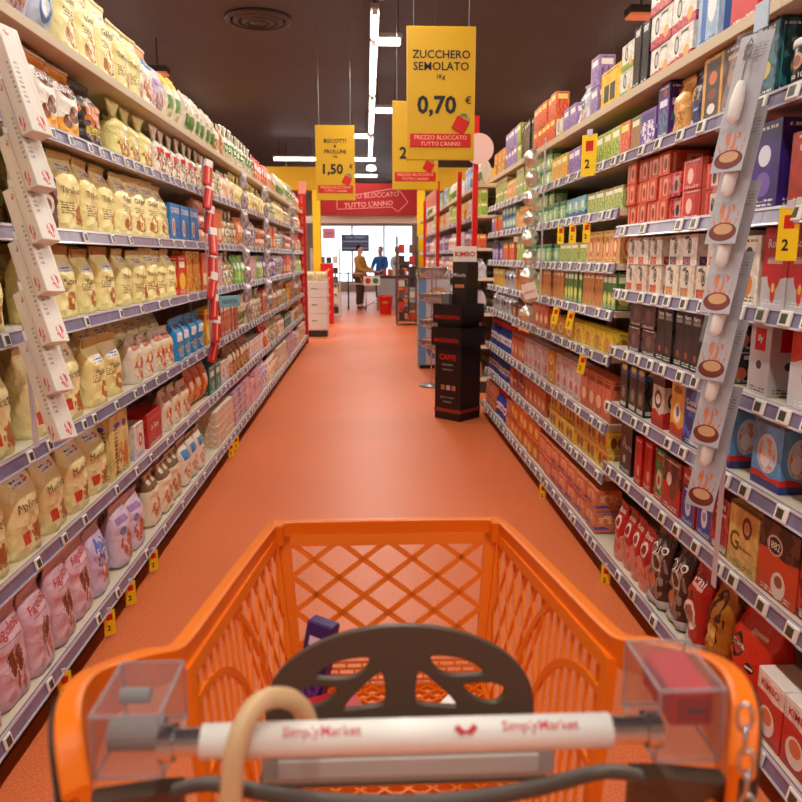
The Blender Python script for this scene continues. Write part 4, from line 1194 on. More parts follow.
# left, farther bays
FAR = {0: ['loaf_white', 'cellophane', 'loaf_yellow', 'cellophane_green', 'red_white_bag', 'brown_rusk', 'white_orange'],
       1: ['cellophane', 'tied_white', 'tied_yellow', 'white_orange', 'cellophane_green', 'tarallucci', 'macine'],
       2: [('rose_pack', 2), 'orange_slab_box', 'cellophane', 'brown_rusk', 'silver_strip_pack', 'red_white_bag'],
       3: ['orange_slab_box', 'checkered_box', 'cellophane', 'green_white', 'purple_snack', 'silver_strip_pack'],
       4: ['honey_box', 'red_oat_box', 'loaf_white', 'brown_rusk', 'silver_strip_pack', 'cellophane'],
       5: ['teal_box', 'white_red_box', 'brown_rusk', 'red_white_bag', 'cellophane', 'white_orange'],
       6: [('white_tray', 5), ('pink_tray', 5), ('mauve_tray', 5), 'brown_rusk', 'lilac_bread', 'white_orange']}
first = {0: [('loaf_white', 1, .45), ('brown_rusk', 1, .35), ('cellophane_green', 1, .6)],
         1: [('cellophane', 1, .65), ('white_orange', 1, .5), ('tied_yellow', 1, .5)],
         2: [('rose_pack', 3, .42), ('orange_slab_box', 1, .3), ('cellophane', 1, .6), ('orange_crisp', 1, .3)],
         3: [('orange_slab_box', 1, .3), ('checkered_box', 1, .36), ('cellophane', 1, .5), ('green_white', 1, .5)],
         4: [('honey_box', 1, .5), ('red_oat_box', 1, .75), ('loaf_white', 1, .4)],
         5: [('teal_box', 1, .42), ('white_red_box', 1, .32), ('brown_rusk', 1, 1.0)],
         6: [('white_tray', 5, .62), ('mauve_tray', 5, .54), ('pink_tray', 5, .8)]}
for r in range(7):
    y = 4.9
    for kn, lay, ln in first[r]:
        fill(-1, r, y, y + ln, kn, lay)
        y += ln + .02
    seq(-1, r, y + .02, 12.3, FAR[r], (3, 6))
# second rows behind the front ones where the shelves show gaps
for r, a, c, kn in ((2, 2.5, 4.6, 'tarallucci'), (3, 2.4, 4.5, 'macine'), (4, 2.4, 4.4, 'molinetti'), (6, 1.6, 4.4, 'fagolosi'), (1, 2.9, 4.6, 'tied_yellow')):
    fill(-1, r, a, c, kn, 1, 1)

# right, first and second bays
rpx(0, 830, 768, 'navy_red_carton'); rpx(0, 764, 726, 'navy_red_carton'); rpx(0, 724, 699, 'pale_blue_carton'); rpx(0, 697, 652, 'white_magenta', 3); rpx(0, 650, 637, 'black_tall'); rpx(0, 636, 627, 'green_oval', 2)
rpx(1, 850, 783, 'black_tin', 2); rpx(1, 781, 766, 'teal_dark_box'); rpx(1, 764, 744, 'brown_dark_box'); rpx(1, 742, 723, 'gold_brown_box'); rpx(1, 721, 692, 'navy_gold'); rpx(1, 690, 673, 'orange_paper'); rpx(1, 672, 660, 'violet_tea'); rpx(1, 659, 648, 'purple_tea', 2); rpx(1, 647, 636, 'green_red_tea', 2); rpx(1, 635, 627, 'orange_tea', 2)
rpx(2, 850, 785, 'red_cup_box'); rpx(2, 783, 758, 'purple_box'); rpx(2, 742, 705, 'red_capsule', 2); rpx(2, 704, 690, 'red_capsule_large', 2); rpx(2, 688, 674, 'dark_red_capsule', 2); rpx(2, 672, 629, 'orange_red_capsule', 3)
rpx(3, 850, 768, 'red_spoon'); rpx(3, 766, 748, 'white_green_cup'); rpx(3, 746, 700, 'oval_red', 1); rpx(3, 698, 664, 'oval_tan', 1); rpx(3, 663, 628, 'oval_red', 1)
for p0, p1, kn in ((746, 700, 'oval_white'), (698, 664, 'oval_blue'), (663, 628, 'oval_white')):
    y0, y1 = aisle_y(p0, RX + .03, 1.33), aisle_y(p1, RX + .03, 1.33)
    k = K[kn]; n = max(1, int((y1 - y0) / (k['w'] + .003) + .25))
    for i in range(n):
        place(kn, 1, y0 + (k['w'] + .003) * (i + .5), 3, 1, nl=2)
rpx(4, 860, 773, 'red_silver_big'); rpx(4, 771, 750, 'silver_illy'); rpx(4, 733, 706, 'black_dots', 2); rpx(4, 704, 660, 'black_slim'); rpx(4, 658, 629, 'black_capsule_large', 2)
rpx(5, 860, 784, 'kimbo_pack'); rpx(5, 782, 755, 'sky_coffee'); rpx(5, 735, 714, 'sky_coffee'); rpx(5, 712, 692, 'navy_coffee'); rpx(5, 690, 669, 'gold_white_coffee'); rpx(5, 668, 649, 'white_red_coffee'); rpx(5, 648, 623, 'black_colour')
rpx(6, 900, 806, 'maroon_coffee'); rpx(6, 804, 768, 'black_orange'); rpx(6, 766, 737, 'gold_g'); rpx(6, 734, 723, 'maroon_coffee'); rpx(6, 722, 692, 'red_blue_coffee'); rpx(6, 690, 670, 'red_dark_coffee'); rpx(6, 668, 654, 'green_red_slim'); rpx(6, 653, 637, 'red_slim'); rpx(6, 634, 616, 'aroma_black')
rpx(7, 1000, 822, 'dark_carton'); rpx(7, 820, 765, 'kimbo_carton'); rpx(7, 762, 735, 'red_emblem_bag'); rpx(7, 733, 722, 'gold_bag'); rpx(7, 720, 692, 'red_beans_bag'); rpx(7, 690, 656, 'silver_brown_bag'); rpx(7, 654, 617, 'red_brick_bag')
fill(1, 2, 2.2, 3.2, 'red_capsule', 3, 1)
fill(1, 3, 2.12, 3.2, 'oval_white', 2, 1)
# right, third to fifth bays
SEQ3 = {0: [[('green_oval', 1), ('lilac_tea', 1), ('olive_tea', 1)], [('lime_tea', 2), ('orange_tea', 2), ('lilac_tea', 2), ('black_tall', 1)], [('olive_tea', 2), ('lilac_tea', 2), ('amber_cube', 2)]],
        1: [[('yellow_tea', 2), ('lilac_tea', 2), ('lime_tea', 2)], [('olive_tea', 2), ('yellow_tea', 2), ('green_tea', 2)], [('olive_tea', 2), ('green_tea', 2), ('peach_herbal', 1)]],
        2: [[('blue_tea', 1), ('green_tea', 1), ('olive_tea', 1)], [('green_tea', 2), ('yellow_tea', 1), ('peach_herbal', 1)], [('orange_tea', 1), ('lilac_tea', 1), ('blue_tea', 2)]],
        3: [[('peach_herbal', 1), ('olive_tea', 1), ('green_tea', 1)], [('green_tea', 1), ('lime_tea', 1)], [('orange_tea', 1), ('purple_tea', 1), ('blue_tea', 1)]],
        4: [['green_slim', 'amber_slim', 'amber_slim'], ['amber_slim', 'lime_tea'], ['yellow_tea', 'silver_pouch']],
        5: [[('yellow_cube', 2), ('brown_cube', 2), ('amber_cube', 2)], [('brown_cube', 2), ('coral_tall', 1)], ['red_orange_pouch', 'silver_pouch']],
        6: [[('amber_cube', 2), 'coral_tall', 'green_tall', 'pink_tall'], ['pink_tall', ('yellow_cube', 2), 'coral_tall'], [('blue_bottle', 1)]],
        7: [[('yellow_choc', 2), ('brown_bar', 2)], [('brown_bar', 2), 'coral_tall'], [('blue_bottle', 1)]],
        8: [[('orange_stripe', 3), ('salmon_box', 3)], [('salmon_box', 3), ('orange_glow', 2)], [('orange_glow', 2), ('salmon_box', 2), ('blue_bottle', 1)]]}
for r in range(9):
    for bi, (a, c) in enumerate(RB[2:]):
        if r == 0 and bi == 0:
            for kn, q0, q1, ly in (('yellow_display', 625, 602, 1), ('lilac_tea', 600, 590, 2), ('silver_pouch', 589, 578, 1), ('lilac_tea', 577, 566, 1), ('green_oval', 565, 556, 1)):
                rpx(0, q0, q1, kn, ly, RROWS2)
            continue
        seq(1, r, a + .03, c - .02, SEQ3[r][bi], (3, 5))
# right, the bays beyond the coffee stand
FARR = {0: ['pale_blue_carton', 'white_red_box', 'loaf_white', 'green_tall'], 1: [('lime_tea', 2), 'pink_tall', ('amber_cube', 2), ('olive_tea', 2), 'checkered_box'],
        2: ['pink_tall', 'silver_pouch', 'white_orange', ('orange_tea', 1), 'purple_snack'], 3: ['silver_pouch', 'red_white_bag', 'white_orange', 'lilac_pack'],
        4: ['silver_pouch', 'silver_strip_pack', 'white_orange'], 5: ['brown_rusk', 'red_white_bag', 'silver_strip_pack'], 6: ['brown_rusk', 'white_orange']}
for r in range(7):
    for a, c in FB[:6]:
        if r > 4 and a > 9.5:
            continue
        seq(1, r, a + .03, c - .02, FARR[r], (3, 5))

# push neighbours apart where two runs meet
from collections import defaultdict
lanes = defaultdict(list)
for rec in RECS:
    lanes[(rec[2], rec[2] > 0 and rec[3][1] > 7, rec[4], rec[7], rec[6] if rec[1].startswith('oval') else 0)].append(rec)
gone = set()
for (side, far, row, back, _l), rs in lanes.items():
    colsd = defaultdict(list)
    for r_ in rs:
        colsd[(round(r_[5], 4), r_[1])].append(r_)
    edge = 0
    end = 12.36 if side < 0 else (6.73 if rs[0][3][1] < 7 else 16.0)
    for (y, kn), cs in sorted(colsd.items()):
        k = K[kn]
        hw = k['w'] * cs[0][0].scale[0] / 2 * (1.03 if k['jit'] > 3 else 1) + .002 + (k['d'] * .5 * abs(math.sin(cs[0][0].rotation_euler[2] - (PI / 2 if side < 0 else -PI / 2))) * .6)
        ny = max(y, edge + hw)
        edge = ny + hw
        for r_ in cs:
            if edge > end:
                gone.add(id(r_))
                for c in list(r_[0].children):
                    bpy.data.objects.remove(c)
                bpy.data.objects.remove(r_[0])
            else:
                r_[0].location.y = ny
RECS = [r_[:3] + (bay_at(r_[2], r_[0].location.y) or r_[3],) + r_[4:5] + (r_[0].location.y,) + r_[6:] for r_ in RECS if id(r_) not in gone]

# names for every product: look, order from the near end, layer, shelf, bay
from collections import defaultdict
grp = defaultdict(list)
for rec in RECS:
    grp[(rec[1], rec[3][3], rec[4], rec[7])].append(rec)
for (kn, bn, row, back), rs in grp.items():
    k = K[kn]
    n = len(rs[0][3][4])
    rw = ROWW[n][row]
    cols = sorted({round(r_[5], 3) for r_ in rs})
    nl = max(r_[6] for r_ in rs) + 1
    lw = {1: [''], 2: [', lower', ', upper'], 3: [', lowest', ', middle', ', upper']}.get(nl, [', lowest'] + [', %s up' % ORD[i] for i in range(1, nl)])
    for r_ in rs:
        i = cols.index(round(r_[5], 3))
        pos = 'alone' if len(cols) == 1 else ORD[i] + ' from near end'
        lab = '%s, %s%s, %s shelf, %s' % (k['look'], pos + (' behind' if back else ''), lw[r_[6]], rw, bn)
        tag(r_[0], lab, k['cat'] if k['cat'] != 'bag' else k['noun'].split('_')[-1], '%ss on the shelves' % k['look'].split(',')[0])
# ------------------------------------------------------------------ shopping trolley
CX = .035
M_or = mat('orange_plastic', (238, 118, 12), .38, spec=.45)
M_brn = mat('brown_grey_plastic', (84, 68, 56), .45)
cart = thing('shopping_trolley', 'orange plastic shopping trolley with white handle in the aisle, nearest the camera', 'trolley', (CX, .95, 0))
CO = (CX, .95, 0)


def cpart(name, mb, mats, parent=None, smooth=False, weld=0):
    mb.v = [(a[0], a[1] - .95, a[2]) for a in mb.v]
    return put(name, mb.mesh(name, mats if isinstance(mats, (list, tuple)) else [mats], smooth, weld), parent or cart)


# rim: outline of one side from the middle of the front to the rear end of the ear (x from the trolley's middle line)
rim = [(.0, 1.345, .926, .040), (.12, 1.344, .926, .040), (.198, 1.340, .926, .040), (.213, 1.325, .926, .040), (.228, 1.12, .949, .034), (.239, .92, .972, .032), (.246, .80, .986, .033), (.252, .765, .993, .036),
       (.268, .742, 1.002, .040), (.285, .722, 1.007, .044), (.296, .69, 1.018, .055), (.297, .65, 1.034, .07), (.292, .61, 1.046, .09), (.284, .575, 1.05, .12), (.273, .545, 1.042, .14), (.262, .525, 1.01, .13)]


def smooth_path(P, k=4):
    out = []
    for i in range(len(P) - 1):
        p0, p1, p2, p3 = P[max(i - 1, 0)], P[i], P[i + 1], P[min(i + 2, len(P) - 1)]
        for j in range(k):
            t = j / k
            out.append(tuple(.5 * ((2 * b_) + (-a_ + c_) * t + (2 * a_ - 5 * b_ + 4 * c_ - d_) * t * t + (-a_ + 3 * b_ - 3 * c_ + d_) * t ** 3) for a_, b_, c_, d_ in zip(p0, p1, p2, p3)))
    out.append(P[-1])
    return out


half = smooth_path(rim)
path = [(-x, y, z, h) for x, y, z, h in reversed(half[1:])] + half
b = MB()
V, F = [], []
n = len(path)
for i, (x, y, z, h) in enumerate(path):
    a = Vector(path[max(i - 1, 0)][:2]); c = Vector(path[min(i + 1, n - 1)][:2])
    d = (c - a).normalized()
    out = Vector((-d.y, d.x))          # outward
    ow = .014
    sec = [(-.004, -h), (.004, -h), (.004, -.008), (ow, -.008), (ow + .002, -.004), (ow, 0), (-.001, .002), (-.005, 0)]
    for o_, dz in sec:
        V.append((x + out.x * o_, y + out.y * o_, z + dz))
for i in range(n - 1):
    for k in range(8):
        F.append((i * 8 + k, i * 8 + (k + 1) % 8, (i + 1) * 8 + (k + 1) % 8, (i + 1) * 8 + k))
F.append(tuple(range(8))); F.append(tuple((n - 1) * 8 + k for k in reversed(range(8))))
b.idx(V, F)
cpart('rim', b, M_or)
# dark outer guards of the ears
for s in (-1, 1):
    b = MB()
    seg = [p for p in half if p[1] < .67]
    V, F = [], []
    for x, y, z, h in seg:
        for o_, dz in ((.016, -h - .03), (.022, -h - .03), (.022, -.01), (.016, -.006)):
            V.append((s * (x + o_), y, z + dz))
    for i in range(len(seg) - 1):
        for k in range(4):
            F.append((i * 4 + k, i * 4 + (k + 1) % 4, (i + 1) * 4 + (k + 1) % 4, (i + 1) * 4 + k))
    F.append((0, 1, 2, 3)); F.append(tuple((len(seg) - 1) * 4 + k for k in (3, 2, 1, 0)))
    b.idx(V, F)
    cpart('ear_guard', b, M_dark)


def panel(P00, P10, P11, P01):
    P00, P10, P11, P01 = map(Vector, (P00, P10, P11, P01))

    def at(u, v):
        return P00.lerp(P10, u).lerp(P01.lerp(P11, u), v)
    nrm = (P10 - P00).cross(P01 - P00).normalized()
    return at, nrm, ((P10 - P00).length + (P11 - P01).length) / 2, ((P01 - P00).length + (P11 - P10).length) / 2


def clip(u0, v0, u1, v1, lo=(0, 0), hi=(1, 1)):
    t0, t1 = 0, 1
    for p, q, l_, h_ in ((u0, u1 - u0, lo[0], hi[0]), (v0, v1 - v0, lo[1], hi[1])):
        if abs(q) < 1e-9:
            if not l_ <= p <= h_:
                return None
            continue
        a, c = (l_ - p) / q, (h_ - p) / q
        if a > c:
            a, c = c, a
        t0, t1 = max(t0, a), min(t1, c)
    if t0 >= t1 - 1e-4:
        return None
    return (u0 + (u1 - u0) * t0, v0 + (v1 - v0) * t0, u0 + (u1 - u0) * t1, v0 + (v1 - v0) * t1)


def lattice(b, pan, step, slope, w, t, lo=(0, 0), hi=(1, 1), both=True):
    """crossing bars: step along u in metres, slope = rise over run"""
    at, nrm, W, H = pan
    for sgn in ((1, -1) if both else (1,)):
        run = H / slope
        k = -int(run / step) - 1
        while k * step < W + run:
            u0 = k * step
            if sgn > 0:
                c = clip(u0 / W, 0, (u0 + run) / W, 1, lo, hi)
            else:
                c = clip((u0 + run) / W - run / W * 0, 0, u0 / W, 1, lo, hi)
            if c:
                b.bar(at(c[0], c[1]), at(c[2], c[3]), w, t, nrm)
            k += 1


# front panel
ZB = .628
fp = panel((-.178, 1.265, ZB), (.178, 1.265, ZB), (.205, 1.338, .90), (-.205, 1.338, .90))
b = MB()
lattice(b, fp, .088, .74, .0095, .007, (.05, .2), (.95, .95))
at, nrm, W, H = fp
b.bar(at(.02, 0), at(.02, 1), .022, .010, nrm); b.bar(at(.98, 0), at(.98, 1), .022, .010, nrm)
b.bar(at(0, .97), at(1, .97), .022, .010, nrm); b.bar(at(0, .2), at(1, .2), .007, .008, nrm)
for k in range(5):           # the low bond-patterned strip
    v = .04 * k
    b.bar(at(0, v), at(1, v), .005, .007, nrm)
    if k < 4:
        for j in range(13):
            u = (j + (.5 if k % 2 else 0)) / 12.5
            if u <= 1:
                b.bar(at(u, v), at(u, v + .04), .004, .006, nrm)
cpart('front_panel', b, M_or)
for s in (-1, 1):
    b = MB()
    for u in (.0,):
        b.box(s * .208 - .012, s * .208 + .012, 1.318, 1.352, .885, .929, c=.003)
    cpart('corner_cap', b, M_or)
# side panels
for s in (-1, 1):
    sp = panel((s * .178, 1.265, ZB), (s * .195, .70, ZB + .02), (s * .243, .775, .965), (s * .213, 1.332, .90))
    at, nrm, W, H = sp
    b = MB()
    UJ = .56
    lattice(b, sp, .058, 1.9, .0055, .004, (.03, .03), (UJ, .97))
    # rear half: upright slats and sweeping arcs
    nb = 9
    for k in range(nb):
        u = UJ + (1 - UJ) * k / (nb - 1)
        b.bar(at(min(u + .03, 1), .02), at(u, .98), .0045, .004, nrm)
    for rad in (.33, .245, .155):
        prev = None
        for k in range(25):
            a = PI * k / 24
            uu = .93 + rad * math.cos(a) / W
            vv = .12 + rad * .92 * math.sin(a) / H
            cur = (uu, vv)
            if prev:
                c = clip(prev[0], prev[1], cur[0], cur[1], (.02, .0), (1, 1))
                if c:
                    b.bar(at(c[0], c[1]) , at(c[2], c[3]), .011, .006, nrm)
            prev = cur
    for v, wd in ((.0, .014), (.975, .018)):
        b.bar(at(0, v), at(1, v), wd, .010, nrm)
    for u, wd in ((.0, .02), (1, .02)):
        b.bar(at(u, 0), at(u, 1), wd, .012, nrm)
    cpart('side_panel', b, M_or)
# basket floor
fl = panel((-.195, .70, ZB + .02), (.195, .70, ZB + .02), (.178, 1.265, ZB), (-.178, 1.265, ZB))
b = MB()
lattice(b, fl, .036, .85, .0045, .008)
at, nrm, W, H = fl
for v in (0, .25, .5, .75, 1):
    b.bar(at(0, v), at(1, v), .012, .010, nrm)
for u in (0, 1):
    b.bar(at(u, 0), at(u, 1), .016, .012, nrm)
cpart('basket_floor', b, M_or)

# handlebar
HY, HZ = .552, 1.028
b = MB(); b.tube([(-.174, HY, HZ), (.166, HY, HZ)], .0140, 24)
grip = cpart('handle_grip', b, M_white, smooth=False)
for p in grip.data.polygons:
    p.use_smooth = len(p.vertices) == 4
b = MB()
for cx_, word in ((-.075, 'SimplyMarket'), (.105, 'SimplyMarket')):
    b.text(word, .011, lambda a, c: (cx_ + a, HY - .0144 * math.sin(R(38) - c / .014) * 1.0, HZ + .0144 * math.cos(R(38) - c / .014)), 0, bold=.01, maxw=.085)
for cx_ in (.043,):
    for q in ((-.008, .2), (.0, -.3), (.008, .2)):
        b.tube([(cx_ + q[0], HY - .0147 * math.sin(R(38 - q[1] * 30)), HZ + .0147 * math.cos(R(38 - q[1] * 30))), (cx_ + q[0] * .3, HY - .0149 * math.sin(R(52)), HZ + .0149 * math.cos(R(52)))], .0025, 6)
lo_ = put('lettering', b.mesh('lettering', [M_red]), grip)
lo_.data.transform(Matrix.Translation((0, -.95, 0)))
for s in (-1, 1):
    b = MB(); b.tube([(s * .166, HY, HZ), (s * .207, HY, HZ)], .0115, 16)
    b.lathe([(.0, 0), (.015, 0), (.015, .012), (0, .012)], 16, 0)
    b.v[-16 * 4:] = [(s * (.196 + v[2]), HY + v[0], HZ + v[1]) for v in b.v[-16 * 4:]]
    cpart('handle_end', b, M_chrome)

# clear coin-lock housings
for s in (-1, 1):
    b = MB()
    x0, x1 = sorted((s * .208, s * .264))
    z1 = 1.052 if s < 0 else 1.062
    T = .0035
    y0_, y1_, z0_ = .553, .635, .996
    b.box(x0, x1, y0_, y1_, z0_, z0_ + T, c=.001)
    b.box(x0, x1, y0_, y1_, z1 - T, z1, c=.001)
    b.box(x0, x1, y0_, y0_ + T, z0_ + T, z1 - T); b.box(x0, x1, y1_ - T, y1_, z0_ + T, z1 - T)
    b.box(x0, x0 + T, y0_ + T, y1_ - T, z0_ + T, z1 - T); b.box(x1 - T, x1, y0_ + T, y1_ - T, z0_ + T, z1 - T)
    for xa in (x0, x1):
        for za in (z0_, z1):
            b.box(xa - .0012, xa + .0012, y0_, y1_, za - .0012, za + .0012, 1)
        for ya in (y0_, y1_):
            b.box(xa - .0012, xa + .0012, ya - .0012, ya + .0012, z0_, z1, 1)
    for ya in (y0_, y1_):
        for za in (z0_, z1):
            b.box(x0, x1, ya - .0012, ya + .0012, za - .0012, za + .0012, 1)
    hs_ = cpart('lock_housing', b, [mat('housing_plastic', (150, 150, 156), .06, alpha=.12, spec=1), mat('housing_edge', (176, 172, 180), .1, alpha=.45, spec=1)])
    b = MB()
    if s > 0:
        b.box(.222, .260, .560, .628, 1.022, 1.057, c=.003)
        b.box(.227, .256, .558, .560, 1.027, 1.052, 1, c=.001)
        b.box(.234, .25, .557, .558, 1.038, 1.041, 2)
        lk = cpart('coin_lock', b, [mat('lock_red', (206, 40, 38), .35), mat('lock_red_dark', (160, 18, 18), .4), M_dark])
    else:
        b.tube([(-.260, .585, 1.014), (-.214, .585, 1.014)], .014, 16)
        b.tube([(-.258, .61, 1.035), (-.232, .61, 1.035)], .007, 10)
        lk = cpart('inner_barrel', b, mat('smoky_plastic', (150, 146, 146), .25))
# lock chain on the right ear
links = []
for k in range(10):
    z = 1.07 - .0165 * k
    y = .548 - .004 * k
    b = MB()
    pts = []
    for j in range(12):
        a = 2 * PI * j / 12
        p = Vector((.0055 * math.cos(a), 0, .0115 * math.sin(a)))
        p = Matrix.Rotation(R(60 if k % 2 else -35), 3, 'Z') @ p
        pts.append((.254 + p.x, y + p.y - .045, z + p.z))
    b.tube(pts, .0019, 6, closed=True)
    cpart('chain_link', b, M_chrome, smooth=True)

# rear frame under the handle
for s in (-1, 1):
    b = MB()
    V = [(.266, .535, .985), (.27, .56, .90), (.21, .60, .885), (.205, .585, .955), (.215, .545, .985)]
    Vb = [(x, y + .02, z) for x, y, z in V]
    m_ = len(V)
    q = [(s * x, y, z) for x, y, z in V + Vb]
    fs = [tuple(range(m_)), tuple(reversed(range(m_, 2 * m_)))] + [(i, (i + 1) % m_, m_ + (i + 1) % m_, m_ + i) for i in range(m_)]
    b.idx(q, fs)
    cpart('rear_frame', b, M_brn)
    b = MB()
    b.tube([(s * .268, .545, .96), (s * .25, .57, .93), (s * .225, .62, .84), (s * .2, .68, .72)], [.016, .018, .016, .012], 10)
    cpart('frame_strut', b, M_or)
b = MB()
pts = [(-.215, .575, .962), (-.18, .595, .955), (-.12, .585, .949), (-.06, .578, .945), (0, .575, .944), (.06, .578, .945), (.12, .585, .949), (.18, .595, .955), (.215, .575, .962)]
pts = [p[:3] for p in smooth_path(pts, 3)]
b.tube(pts, [.006 + .002 * math.sin(PI * i / (len(pts) - 1)) for i in range(len(pts))], 12)
cpart('cross_bar', b, mat('grey_brown_bar', (84, 74, 66), .4), smooth=True)
b = MB(); b.box(-.135, .135, .604, .612, .945, .975, c=.002); b.box(-.12, .12, .6015, .604, .951, .970, 1, c=.001)
cpart('card_holder', b, [mat('grey_clear_plastic', (176, 176, 176), .15), mat('pale_insert', (208, 206, 204), .25)])

# child-seat flap with its holes
def plate_with_holes(outer, holes, thick):
    cu = bpy.data.curves.new('plate', 'CURVE')
    cu.dimensions = '2D'
    cu.fill_mode = 'BOTH'
    cu.extrude = thick / 2
    cu.bevel_depth = .0015
    cu.bevel_resolution = 1
    for loop in [outer] + holes:
        sp_ = cu.splines.new('POLY')
        sp_.points.add(len(loop) - 1)
        for i, (x, y) in enumerate(loop):
            sp_.points[i].co = (x, y, 0, 1)
        sp_.use_cyclic_u = True
    ob = bpy.data.objects.new('plate', cu)
    COL.objects.link(ob)
    dg = bpy.context.evaluated_depsgraph_get()
    me = bpy.data.meshes.new_from_object(ob.evaluated_get(dg))
    bpy.data.objects.remove(ob)
    return me


def round_loop(pts, k=5):
    P = pts[-2:] + pts + pts[:2]
    out = []
    for i in range(2, len(P) - 2):
        p0, p1, p2, p3 = P[i - 1], P[i], P[i + 1], P[i + 2] if i + 2 < len(P) else P[1]
        for j in range(k):
            t = j / k
            out.append(tuple(.5 * ((2 * b_) + (-a_ + c_) * t + (2 * a_ - 5 * b_ + 4 * c_ - d_) * t * t + (-a_ + 3 * b_ - 3 * c_ + d_) * t ** 3) for a_, b_, c_, d_ in zip(p0, p1, p2, p3)))
    return out


S_ = .00116
px = lambda x, y: ((x - 410) * S_, (715 - y) * S_)
outer = [(-.157, -.03)] + [(-.157 * math.cos(a), .004 + .098 * math.sin(a) ** .92) for a in [PI * k / 40 for k in range(41)]] + [(.157, -.03)]
holes_px = [[(323, 677), (333, 667), (348, 660), (372, 656), (380, 659), (376, 670), (362, 679), (340, 680)],
            [(352, 712), (356, 702), (370, 688), (388, 673), (394, 678), (396, 698), (392, 708), (372, 711)],
            [(303, 692), (316, 686), (338, 686), (347, 689), (342, 698), (328, 707), (313, 709), (304, 702)]]
holes = []
for hp in holes_px:
    lp = round_loop([px(*p) for p in hp])
    holes.append(lp)
    holes.append([(-x, y) for x, y in lp])
me = plate_with_holes(outer, holes, .008)
me.transform(Matrix.Translation((0, .79 - .95, .893)) @ Matrix.Rotation(R(90 - 8), 4, 'X'))
me.materials.clear(); me.materials.append(M_brn)
flap = put('seat_flap', me, cart)
b = MB()
b.box(-.155, .155, .70, .785, .862, .87, c=.002)
b.tube([(-.2, .79, .868), (.2, .79, .868)], .006, 8)
cpart('seat_board', b, M_brn)
# chassis and wheels (below the picture)
for s in (-1, 1):
    b = MB()
    b.tube([(s * .2, .60, .86), (s * .21, .60, .30), (s * .22, .64, .16), (s * .2, 1.25, .13)], .013, 10)
    b.tube([(s * .17, 1.24, .62), (s * .19, 1.1, .14)], .011, 10)
    cpart('chassis_tube', b, M_steel, smooth=True)
for x, y in ((-.2, 1.22), (.2, 1.22), (-.22, .66), (.22, .66)):
    b = MB()
    b.tube([(x - .016, y, .06), (x + .016, y, .06)], .058, 20)
    b.box(x - .024, x - .018, y - .02, y + .02, .05, .14, 1); b.box(x + .018, x + .024, y - .02, y + .02, .05, .14, 1)
    cpart('caster_wheel', b, [M_dark, M_steel])
# things in the basket
def carton(name, label, cat, w, d, h, loc, rot, m, group=None):
    b = MB(); b.box(-w / 2, w / 2, -d / 2, d / 2, 0, h, c=.003)
    o = put(name, b.mesh(name, [m]))
    o.location = loc
    o.rotation_euler = rot
    return tag(o, label, cat, group)


carton('chocolate_carton', 'dark violet carton leaning in the trolley, behind the grey seat flap', 'box', .05, .03, .17, (CX - .145, 1.17, .642), (R(-6), R(9), R(-25)), pack_mat('violet_carton', (52, 30, 104), [('n', .5, .4, .4, .3, (120, 60, 160), 7), ('r', .5, .8, .3, .05, (226, 220, 240))]))
carton('snack_packet', 'red and violet packet lying in the trolley, left of the seat flap', 'packet', .11, .07, .06, (CX - .105, 1.09, .645), (0, 0, R(20)), pack_mat('red_violet_packet', (186, 36, 44), [('e', .5, .5, .3, .3, (70, 60, 170)), ('n', .5, .5, .46, .46, (90, 40, 130), 6)]))
carton('white_carton', 'white and black carton lying in the trolley, right of the seat flap', 'box', .10, .08, .06, (CX + .115, 1.06, .645), (0, 0, R(-35)), pack_mat('white_black_carton', (236, 232, 226), [('r', .66, .5, .3, .6, (26, 26, 28))]))
# beige hook handle over the bar
b = MB()
hp = [(-.088, .588, 1.0), (-.092, .59, 1.022), (-.102, .584, 1.042), (-.118, .568, 1.056), (-.132, .547, 1.058), (-.142, .526, 1.038), (-.146, .514, .99), (-.147, .51, .95), (-.146, .512, .88), (-.144, .517, .78)]
hp = smooth_path([p for p in hp], 4)
b.tube([p[:3] for p in hp], .0088, 14)
o = build('cane_handle', b, mat('beige_wood', (206, 170, 128), .35, noise_amt=.08, noise_scale=20), origin=(0, 0, 0), smooth=True)
o.location = (CX, 0, 0)
tag(o, 'beige curved cane handle hooked over the white trolley bar', 'cane')
# ------------------------------------------------------------------ strips hung on the shelves
t = thing('clip_strip', 'clear clip strip the white boxes hang on, left shelving', 'clip strip', (-.995, 2.2, .86), 0)
b = MB(); b.box(-.002, .002, -.015, .015, 0, 1.20); build('strip', b, M_railc, t)
b = MB(); b.tube([(0, 0, 1.2), (-.04, 0, 1.27)], .003, 6); build('hook', b, M_steel, t)
wb = pack_mat('print_white_long_box', (226, 220, 210), [('n', .62, .1, .22, .07, (206, 70, 80), 12), ('n', .3, .92, .14, .03, (206, 110, 110), 12), ('t', .25, .45, .1, .2, (150, 140, 136), 9), ('r', .8, .5, .02, .46, (214, 204, 190))])
b = MB(); b.box(-.035, .035, -.02, .02, -.30, 0, c=.002); ME_WB = b.mesh('white_long_box', [wb])
b = MB(); b.box(-.012, .012, -.001, .001, 0, .035); ME_WBT = b.mesh('hang_tab', [M_white])
zz = [2.02 - .14 * i for i in range(7)]
for i, z in enumerate(zz):
    o = put('whisk_box', ME_WB)
    o.location = (-.972, 2.18, z)
    o.rotation_euler = (Matrix.Rotation(PI / 2 - R(18), 4, 'Z') @ Matrix.Rotation(R(-20), 4, 'X') @ Matrix.Rotation(R(4), 4, 'Y')).to_euler()
    tag(o, 'long white box, %s down on the strip beside the yellow bags' % ORD[i], 'box', 'white boxes hung on the clip strip')
    put('hang_tab', ME_WBT, o, (0, .01, 0))
